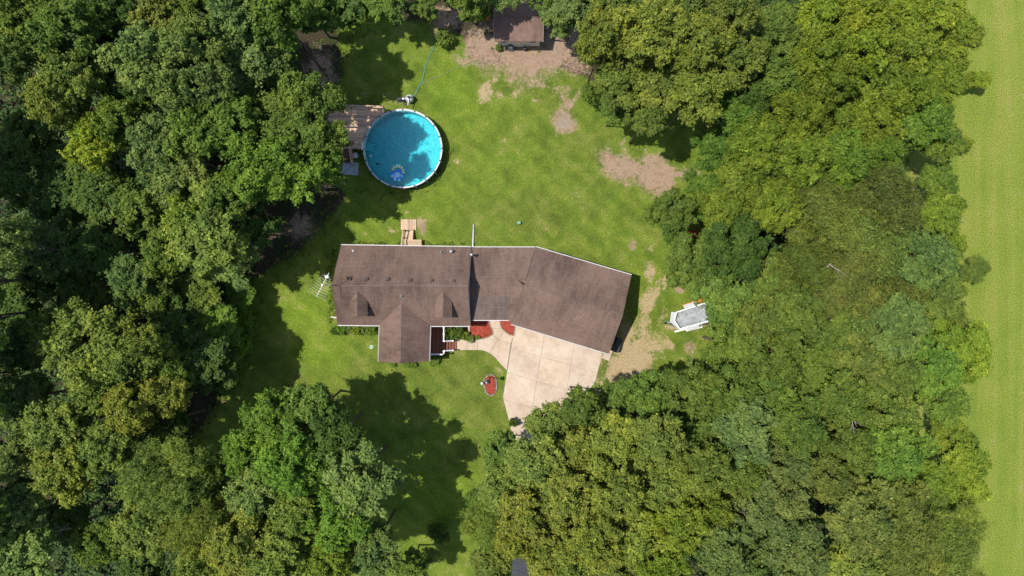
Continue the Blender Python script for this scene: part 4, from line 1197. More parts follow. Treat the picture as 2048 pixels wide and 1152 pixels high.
mulch_bed('large red mulch bed between the front shrubs and the walk', [(930, 648), (944, 640), (978, 640), (979, 651), (983.5, 660), (985, 667), (977, 672), (966, 676), (952, 677), (930, 676)],
          [(978.5, 643), (980, 651), (984.5, 660), (986, 667), (978, 673), (966, 677), (953, 678)])
mulch_bed('small red mulch bed in the corner by the garage', [(999, 640), (1030, 640), (1030, 652), (1027, 670), (1018, 668), (1010, 661), (1003, 654), (1001, 648)],
          [(1000, 643), (1001, 649), (1003, 655), (1010, 662.5), (1018, 669), (1027, 671), (1028.5, 662), (1030, 652)])
mulch_bed('oval red mulch island with stone ring in the front lawn', [(980, 751), (988, 754), (991.5, 766), (990.5, 782), (984, 789), (975, 785), (970.5, 773), (971, 759)],
          [(980, 749.5), (989.5, 753), (993, 766), (992, 783), (984, 791), (974, 786), (969, 773), (969.5, 758)], 'grey_stone', True, 0.2)

def build_lamp():
    c = P(979, 755)
    t = thing('lamp_post', 'black garden lamp post standing in the oval mulch island', 'lamp post', c)
    MB().lathe(c, [(0.09, 0.0), (0.07, 0.12), (0.035, 0.2), (0.035, 2.3), (0.06, 2.34), (0.03, 2.4)], 12).build('post', 'black_iron', t, True)
    h = 2.4
    MB().lathe((c.x, c.y, h), [(0.1, 0.0), (0.16, 0.3), (0.15, 0.31)], 6).build('lantern_glass', 'window_glass', t)
    m = MB()
    for k in range(6):
        a = k * math.pi / 3
        m.beam((c.x + 0.1 * math.cos(a), c.y + 0.1 * math.sin(a), h), (c.x + 0.165 * math.cos(a), c.y + 0.165 * math.sin(a), h + 0.31), 0.02, 0.02)
    m.build('lantern_frame', 'black_iron', t)
    MB().lathe((c.x, c.y, h + 0.31), [(0.2, 0.0), (0.18, 0.03), (0.06, 0.14), (0.02, 0.22)], 6).build('cap', 'black_iron', t)
    # flag bracket with small banner
    c = P(974.5, 764)
    t = thing('garden_ornament', 'grey and white garden statue on the mulch island', 'ornament', c)
    MB().lathe(c, [(0.17, 0.05), (0.19, 0.12), (0.13, 0.18)], 14).build('plinth', 'grey_stone', t, True)
    MB().lathe((c.x, c.y, 0.17), [(0.1, 0.0), (0.14, 0.1), (0.12, 0.26), (0.06, 0.36)], 14, 1.2, 0.9).build('figure', 'galvanised', t, True)
    MB().lathe((c.x + 0.05, c.y + 0.05, 0.5), [(0.02, 0.0), (0.08, 0.04), (0.08, 0.12), (0.02, 0.17)], 12).build('head', 'white_plastic', t, True)
    c = P(964.3, 766)
    t = thing('path_light', 'round white ball light in the grass beside the mulch island', 'garden light', c)
    MB().lathe(c, [(0.03, 0.0), (0.03, 0.22)], 8).build('stake', 'black_iron', t)
    MB().lathe((c.x, c.y, 0.2), [(0.04, 0.0), (0.12, 0.06), (0.14, 0.13), (0.1, 0.22), (0.02, 0.26)], 14).build('globe', 'white_plastic', t, True)
build_lamp()

# ------------------------------------------------------------------ shed
def build_shed():
    e0, e1 = P(988, 83, 2.2), P(1086, 83, 2.2)
    r0, r1 = P(988, 33, 3.05), P(1086, 34, 3.05)
    r0.x, r1.x = e0.x, e1.x
    dN = 1.9
    n0 = Vector((e0.x, r0.y + dN, 2.2)); n1 = Vector((e1.x, r1.y + dN, 2.2))
    t = thing('garden_shed', 'cream garden shed with brown shingle roof at the top of the yard', 'shed', ((e0.x + e1.x) / 2, r0.y, 0))
    rf = MB().slab([e0, e1, r1, r0, n0, n1], [(0, 1, 2, 3), (3, 2, 5, 4)], 0.09).build('roof', 'shed_shingle', t, uv=True)
    MB().tube([r0, r1], 0.045, 6).build('ridge_cap', 'shed_shingle', rf, uv=True)
    for a, b in ((e0, r0), (r0, n0), (e1, r1), (r1, n1)): MB().beam(a - Vector((0, 0, .07)), b - Vector((0, 0, .07)), 0.03, 0.12).build('barge_board', 'cream_siding', t)
    xa, xb, ya, yb = e0.x + 0.32, e1.x - 0.25, e0.y + 0.3, n0.y - 0.3
    MB().add([(xa, ya, 0), (xb, ya, 0), (xb, yb, 0), (xa, yb, 0), (xa, ya, 2.22), (xb, ya, 2.22), (xb, yb, 2.22), (xa, yb, 2.22), (xa, r0.y, 2.92), (xb, r0.y, 2.92)],
             [(0, 1, 5, 4), (1, 2, 6, 9, 5), (2, 3, 7, 6), (3, 0, 4, 8, 7)]).build('wall', 'cream_siding', t)
    c = (xa + xb) / 2 + 0.1
    d = MB().box((c, ya - 0.025, 1.0), (1.3, 0.05, 1.95)).build('door', 'cream_siding', t)
    for dx in (-0.62, 0.0, 0.62): MB().box((c + dx, ya - 0.06, 1.0), (0.06, 0.02, 1.9)).build('batten', 'white_paint', d)
    MB().box((c + 0.1, ya - 0.09, 1.0), (0.04, 0.07, 0.16)).build('handle', 'black_iron', d)
    for x in (xa + 0.55, xb - 0.6):
        w = MB(); 
        for dx in (-0.3, 0.3): w.box((x + dx, ya - 0.03, 1.4), (0.05, 0.06, 0.7))
        for dz in (-0.33, 0.33): w.box((x, ya - 0.032, 1.4 + dz), (0.62, 0.05, 0.05))
        w = w.build('window', 'white_paint', t); MB().box((x, ya - 0.012, 1.4), (0.56, 0.02, 0.62)).build('pane', 'window_glass', w)
    # things leaning on the front wall
    c = P(1021, 89, 0.5)
    tt = thing('spare_tyre', 'grey spare tyre leaning on the shed front wall', 'tyre', (c.x, ya - 0.28, 0))
    m = MB(); prof = []
    ax = Vector((0.0, -0.9, 0.45)).normalized(); u = Vector((1, 0, 0)); v = ax.cross(u); cc = Vector((c.x, ya - 0.24, 0.36))
    vs = []; fs = []; nA, nB = 22, 8
    for i in range(nA):
        a = 2 * math.pi * i / nA; rd = u * math.cos(a) + v * math.sin(a)
        for j in range(nB):
            b = 2 * math.pi * j / nB
            vs.append(cc + rd * (0.28 + 0.085 * math.cos(b)) + ax * 0.1 * math.sin(b))
    for i in range(nA):
        for j in range(nB):
            fs.append((i * nB + j, ((i + 1) % nA) * nB + j, ((i + 1) % nA) * nB + (j + 1) % nB, i * nB + (j + 1) % nB))
    m.add(vs, fs).build('tread', 'grey_rubber', tt, True)
    m = MB(); vs = [cc + ax * 0.03] + [cc + (u * math.cos(2 * math.pi * i / 16) + v * math.sin(2 * math.pi * i / 16)) * 0.2 for i in range(16)]
    m.add(vs, [(0, 1 + i, 1 + (i + 1) % 16) for i in range(16)]).build('rim', 'galvanised', tt)
    c = P(1050, 89, 0.4)
    tt = thing('rain_barrel', 'small dark barrel standing by the shed door', 'barrel', (c.x, ya - 0.3, 0))
    MB().lathe((c.x, ya - 0.3, 0), [(0.12, 0.0), (0.15, 0.2), (0.15, 0.4), (0.12, 0.6)], 14).build('body', 'dark_wood', tt, True)
    MB().lathe((c.x, ya - 0.3, 0.6), [(0.13, 0.0), (0.13, 0.03)], 14).build('lid', 'dark_plastic', tt)
    # lean-to woodpile roof behind
build_shed()

# ------------------------------------------------------------------ trailer
def build_trailer():
    h = 0.95
    A, B = P(1353, 624.5, h), P(1423, 602, h)      # upper rail
    D, C = P(1359.5, 658, h), P(1424, 640.5, h)    # lower rail
    Nn = P(1348.5, 641, h)                         # inner nose
    cen = (A + B + C + D) / 4
    t = thing('utility_trailer', 'white V-nosed open trailer with grey floor parked under the trees', 'trailer', (cen.x, cen.y, 0))
    fl = [Vector((p.x, p.y, 0.5)) for p in (A, Nn, D, C, B)]
    MB().prism([(p.x, p.y) for p in fl], 0.42, 0.5).build('floor', 'trailer_floor', t)
    for a, b in ((A, B), (D, C), (B, C), (A, Nn), (Nn, D)):
        MB().beam((a.x, a.y, 0.72), (b.x, b.y, 0.72), 0.05, 0.44).build('side_panel', 'trailer_white', t)
        MB().beam((a.x, a.y, h), (b.x, b.y, h), 0.11, 0.05).build('top_rail', 'white_paint', t)
    # sloping nose apron outside the V
    o1, o2, o3 = P(1342.5, 624, 0.55), P(1339.5, 643.5, 0.55), P(1355, 659, 0.55)
    MB().slab([A, Nn, Vector(o2), Vector(o1), D, Vector(o3)], [(0, 1, 2, 3), (1, 4, 5, 2)], 0.03).build('nose_panel', 'trailer_white', t)
    ax = (B - A).normalized(); sd_ = Vector((-ax.y, ax.x, 0))
    hp = P(1330, 646, 0.5)
    MB().beam((o2.x + 0.3, o2.y + 0.05, 0.45), hp, 0.1, 0.1).build('tongue', 'black_iron', t)
    MB().beam((A.x, A.y, 0.42), (hp.x + 0.3, hp.y, 0.44), 0.06, 0.08).build('tongue_brace', 'black_iron', t)
    MB().beam((D.x, D.y, 0.42), (hp.x + 0.3, hp.y, 0.44), 0.06, 0.08).build('tongue_brace', 'black_iron', t)
    MB().lathe((hp.x, hp.y, 0.44), [(0.08, 0.0), (0.1, 0.08), (0.06, 0.16), (0.02, 0.18)], 12).build('coupler', 'black_iron', t, True)
    MB().lathe((hp.x + 0.18, hp.y + 0.1, 0.0), [(0.09, 0.0), (0.09, 0.02), (0.03, 0.04), (0.03, 0.8), (0.06, 0.82), (0.05, 0.88)], 10).build('jack', 'galvanised', t, True)
    MB().tube([(hp.x + 0.18, hp.y + 0.1, 0.86), (hp.x + 0.38, hp.y + 0.02, 0.9)], 0.015, 6).build('jack_crank', 'galvanised', t)
    for side, pa, pb in ((1, A, B), (-1, D, C)):
        m = pa.lerp(pb, 0.46); w = Vector((m.x, m.y, 0)) + sd_ * side * 0.2
        MB().tube([w + Vector((0, 0, 0.3)) - sd_ * 0.1, w + Vector((0, 0, 0.3)) + sd_ * 0.1], 0.3, 20).build('wheel', 'rubber', t, True)
        MB().tube([w + Vector((0, 0, 0.3)) - sd_ * 0.105, w + Vector((0, 0, 0.3)) + sd_ * 0.105], 0.17, 16).build('rim', 'galvanised', t)
        fd = MB()
        prof = [(-0.62, 0.42), (-0.4, 0.66), (0.4, 0.66), (0.62, 0.42)]
        q = [w + ax * a + Vector((0, 0, z)) for a, z in prof]
        for i in range(3):
            fd.add([q[i] - sd_ * 0.16, q[i + 1] - sd_ * 0.16, q[i + 1] + sd_ * 0.17, q[i] + sd_ * 0.17], [(0, 1, 2, 3)])
        fd.build('fender', 'trailer_white', t)
    a, b = P(1366.5, 612, 0.25), P(1408, 598.5, 0.25)
    o = thing('scaffold_beam', 'bright orange steel beam lying beside the trailer', 'beam', (a + b) / 2)
    dd = (b - a).normalized(); ss = Vector((-dd.y, dd.x, 0))
    zz = Vector((0, 0, -0.1))
    MB().beam(a + ss * 0.07 + zz, b + ss * 0.07 + zz, 0.06, 0.1).build('flange', 'orange_paint', o)
    MB().beam(a - ss * 0.07 + zz, b - ss * 0.07 + zz, 0.06, 0.1).build('flange', 'orange_paint', o)
    for i in range(9):
        q = a.lerp(b, (i + 0.5) / 9) + zz
        MB().beam(q - ss * 0.07, q + ss * 0.07, 0.05, 0.06).build('rung', 'orange_paint', o)
    for nm, lab, p0, p1, wd in (('white_board', 'longer white board lying along the lower side of the trailer', (1349, 663.5), (1403, 650), 0.16), ('white_board', 'shorter white board behind the long one beside the trailer', (1372, 661.5), (1405, 653.5), 0.14)):
        a, b = P(*p0, 0.1), P(*p1, 0.1)
        m = MB().beam(a, b, wd, 0.05)
        tag(m.build(nm, 'white_plastic', bevel=0.008), lab, 'board', 'boards by the trailer')
build_trailer()
# ------------------------------------------------------------------ trees: prototypes
def unit(v): return v / np.maximum(np.linalg.norm(v, axis=-1, keepdims=True), 1e-6)

def leaf_quads(c, nrm, length, width, r):
    """diamond leaves: centre, normal, per-leaf length and width arrays"""
    n = len(c)
    t = unit(np.cross(nrm, r.normal(size=(n, 3))))
    b = np.cross(nrm, t)
    l = length[:, None] * 0.5; w = width[:, None] * 0.5
    fold = nrm * (length[:, None] * r.uniform(-0.18, 0.18, (n, 1)))
    v = np.stack([c - t * l + fold, c - b * w, c + t * l + fold, c + b * w], 1)
    return v.reshape(-1, 3)

STY = {
    #           lobes subs leaves  leaf l,w      lobe radius  sub radius  squash  up-bias
    'maple':   (13, 21, 110, 0.21, 0.15, 0.31, 0.125, 0.95, 0.55),
    'oak':     (15, 20, 110, 0.22, 0.14, 0.28, 0.118, 0.90, 0.50),
    'ash':     (15, 20, 95, 0.26, 0.10, 0.245, 0.112, 0.90, 0.55),
    'feather': (12, 34, 80, 0.32, 0.06, 0.40, 0.15, 0.55, 0.75),
    'round':   (7, 30, 110, 0.20, 0.14, 0.46, 0.135, 0.90, 0.50),
    'shrub':   (6, 14, 70, 0.17, 0.11, 0.48, 0.22, 0.80, 0.55),
}
def make_proto(style, seed, Rc, H):
    r = np.random.default_rng(seed)
    nb, ns, nl, ll, lw, lr, sr, sq, upb = STY[style]
    low = style == 'shrub'
    zc = H - Rc * 0.85 if not low else H * 0.45
    lobes = []
    for i in range(nb):
        if i == 0: d = np.array([r.normal() * .12, r.normal() * .12, 1.0]); k = 0.62
        else:
            el = R(r.uniform(-22, 14)) if i % 3 == 0 else R(r.uniform(18, 58))
            az = i * 2.39996 + r.normal() * 0.35
            d = np.array([math.cos(az) * math.cos(el), math.sin(az) * math.cos(el), math.sin(el)])
            k = r.uniform(0.52, 0.86)
        c = np.array([0, 0, zc]) + d * np.array([Rc, Rc, Rc * (0.9 if not low else 0.6)]) * k
        lobes.append((c, Rc * lr * r.uniform(0.55, 1.3), d))
    V = []; lv = []; lb = []
    subs = []
    for c, rl, d in lobes:
        dirs = unit(r.normal(size=(ns, 3)) + np.array([0, 0, upb]) + np.array(d) * 0.35)
        dist = rl * r.uniform(0.5, 1.18, (ns, 1))
        sc = c + dirs * dist * np.array([1.08, 1.08, sq])
        bv = r.uniform(0, 1)
        for s_, dd in zip(sc, dirs):
            if s_[2] < 0.15: s_[2] = 0.15 + abs(r.normal()) * 0.2
            rs = Rc * sr * r.uniform(0.5, 1.45)
            subs.append((s_, c))
            m = int(nl * r.uniform(0.7, 1.25) * (rs / (Rc * sr)) ** 1.2) + 8
            ld = unit(r.normal(size=(m, 3)) + np.array([0, 0, 0.45]) + dd * 0.45)
            el = np.array([1.0, 1.0, 0.75 if style != 'feather' else 0.35])
            pos = s_ + ld * rs * r.uniform(0.3, 1.18, (m, 1)) ** 0.8 * el
            if style in ('ash', 'feather'):
                pos += np.array([dd[0], dd[1], 0.15]) * (r.uniform(-1, 1, (m, 1)) * rs * 0.7)
            pos[:, 2] = np.maximum(pos[:, 2], 0.06)
            # sprigs that stick out of the clump
            nsp = 2; per = 7
            for _ in range(nsp):
                sdv = unit(dd + r.normal(size=3) * 0.8 + np.array([0, 0, 0.1]))
                tt = np.linspace(0.7, 2.0, per)[:, None]
                pos = np.concatenate([pos, s_ + sdv * rs * tt + r.normal(size=(per, 3)) * rs * 0.16])
                ld = np.concatenate([ld, np.repeat(sdv[None], per, 0)])
            m += nsp * per
            pos[:, 2] = np.maximum(pos[:, 2], 0.06)
            nr = unit(ld * 0.8 + np.array([0, 0, 0.6]) + r.normal(size=(m, 3)) * 0.5)
            s0 = r.uniform(0.65, 1.3, m)
            V.append(leaf_quads(pos, nr, ll * s0 * (Rc / 3.0) ** 0.35, lw * s0 * (Rc / 3.0) ** 0.35, r))
            base = r.normal() * 0.13
            lv.append(np.clip(r.normal(0.5 + base, 0.19, m), 0, 1)); lb.append(np.full(m, np.clip(bv * 0.6 + 0.2 + r.normal() * 0.12, 0, 1)))
    V = np.concatenate(V); nq = len(V) // 4
    q = np.arange(nq * 4).reshape(-1, 4)
    crown = np_mesh('crown', V, q, 'foliage', [('leafvar', 'FACE', np.concatenate(lv)), ('lobevar', 'FACE', np.concatenate(lb))])
    # trunk with limbs and twigs
    m = MB()
    tr = 0.045 * H ** 0.85 * (0.55 if low else 0.42) * 0.6 + 0.03
    top = Vector((r.normal() * 0.15, r.normal() * 0.15, zc if not low else H * 0.3))
    if not low:
        m.tube([(0, 0, -0.1), (0, 0, 0.15), tuple(top * 0.5 + Vector((r.normal() * .12, r.normal() * .12, 0))), tuple(top), tuple(top + Vector((0, 0, Rc * 0.45)))],
               [tr * 1.7, tr * 1.15, tr * 0.9, tr * 0.6, tr * 0.2], 9)
    for c, rl, d in lobes:
        st = Vector((0, 0, 0.05)) if low else top * r.uniform(0.62, 0.98)
        e = Vector(c); md = st.lerp(e, 0.5) + Vector((r.normal() * .12, r.normal() * .12, 0.12 * Rc))
        m.tube([st, md, e], [tr * 0.5, tr * 0.33, tr * 0.16], 6, False)
    for s_, c in subs[::2 if style != 'feather' else 1]:
        a = Vector(c); b = Vector(s_); b = a.lerp(b, 1.05)
        m.tube([a, a.lerp(b, 0.55) + Vector((r.normal() * .05, r.normal() * .05, 0.04)), b], [tr * 0.15, tr * 0.09, 0.008], 4, False)
    me = bpy.data.meshes.new('trunk'); me.from_pydata(m.v, [], m.f); me.materials.append(MATS['bark' if style != 'feather' else 'pale_bark'])
    return crown, me, Rc, H

PROTO = {}
def protos(style):
    if style not in PROTO:
        spec = {'maple': [(11, 2.3, 11.0), (12, 3.4, 14.0), (13, 4.4, 16.0)], 'oak': [(21, 2.6, 13.0), (22, 3.6, 15.0), (23, 4.4, 16.0)],
                'ash': [(31, 2.2, 9.0), (32, 3.2, 12.0), (33, 3.6, 12.0)], 'feather': [(41, 3.6, 12.0), (42, 4.6, 13.0)],
                'round': [(51, 2.0, 9.0), (52, 3.0, 14.0)], 'shrub': [(61, 0.9, 1.3), (62, 1.6, 2.6), (63, 0.5, 0.8)]}[style]
        PROTO[style] = [make_proto(style, *s) for s in spec]
    return PROTO[style]

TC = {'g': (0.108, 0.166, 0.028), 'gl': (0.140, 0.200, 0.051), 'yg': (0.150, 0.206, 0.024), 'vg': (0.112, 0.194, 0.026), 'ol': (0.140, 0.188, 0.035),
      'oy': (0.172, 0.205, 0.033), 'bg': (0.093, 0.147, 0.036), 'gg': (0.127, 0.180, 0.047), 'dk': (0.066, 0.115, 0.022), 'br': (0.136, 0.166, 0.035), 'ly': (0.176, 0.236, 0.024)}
NAMES = {'maple': 'maple_tree', 'oak': 'oak_tree', 'ash': 'ash_tree', 'feather': 'feathery_tree', 'round': 'round_tree', 'shrub': 'shrub'}

def plant(px, py, rpx, H, style, col, label, group=None, ground=False):
    pr = protos(style)
    if group in (GR, GC):
        H = H * random.uniform(0.84, 1.14); rpx = rpx * random.uniform(0.86, 1.0)
    low = style == 'shrub'
    r_guess = rpx * (CAM_H - H * 0.8) / FPX
    hc = max(0.0, H - r_guess * 0.85) if not low else H * 0.5
    c = P(px, py, hc)
    rm = rpx * (CAM_H - hc) / FPX
    best = min(pr, key=lambda p: abs(math.log(p[2] / rm)) + random.random() * 0.25)
    crown, trunk, R0, H0 = best
    nm = NAMES[style]
    root = bpy.data.objects.new(nm, None)
    root.empty_display_size = 0.3
    root.location = (c.x, c.y, 0)
    COL.objects.link(root)
    tag(root, label, 'shrub' if low else 'tree', group)
    rz = random.uniform(0, 6.283)
    s = rm / R0; sz = H / H0
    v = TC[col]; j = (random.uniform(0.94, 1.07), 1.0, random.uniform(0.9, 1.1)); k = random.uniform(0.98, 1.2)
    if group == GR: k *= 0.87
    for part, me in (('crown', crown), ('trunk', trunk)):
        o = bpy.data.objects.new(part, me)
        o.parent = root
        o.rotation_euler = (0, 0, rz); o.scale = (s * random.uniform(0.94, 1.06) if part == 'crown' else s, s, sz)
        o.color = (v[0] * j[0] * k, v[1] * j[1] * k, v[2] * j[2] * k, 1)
        COL.objects.link(o)
    return root
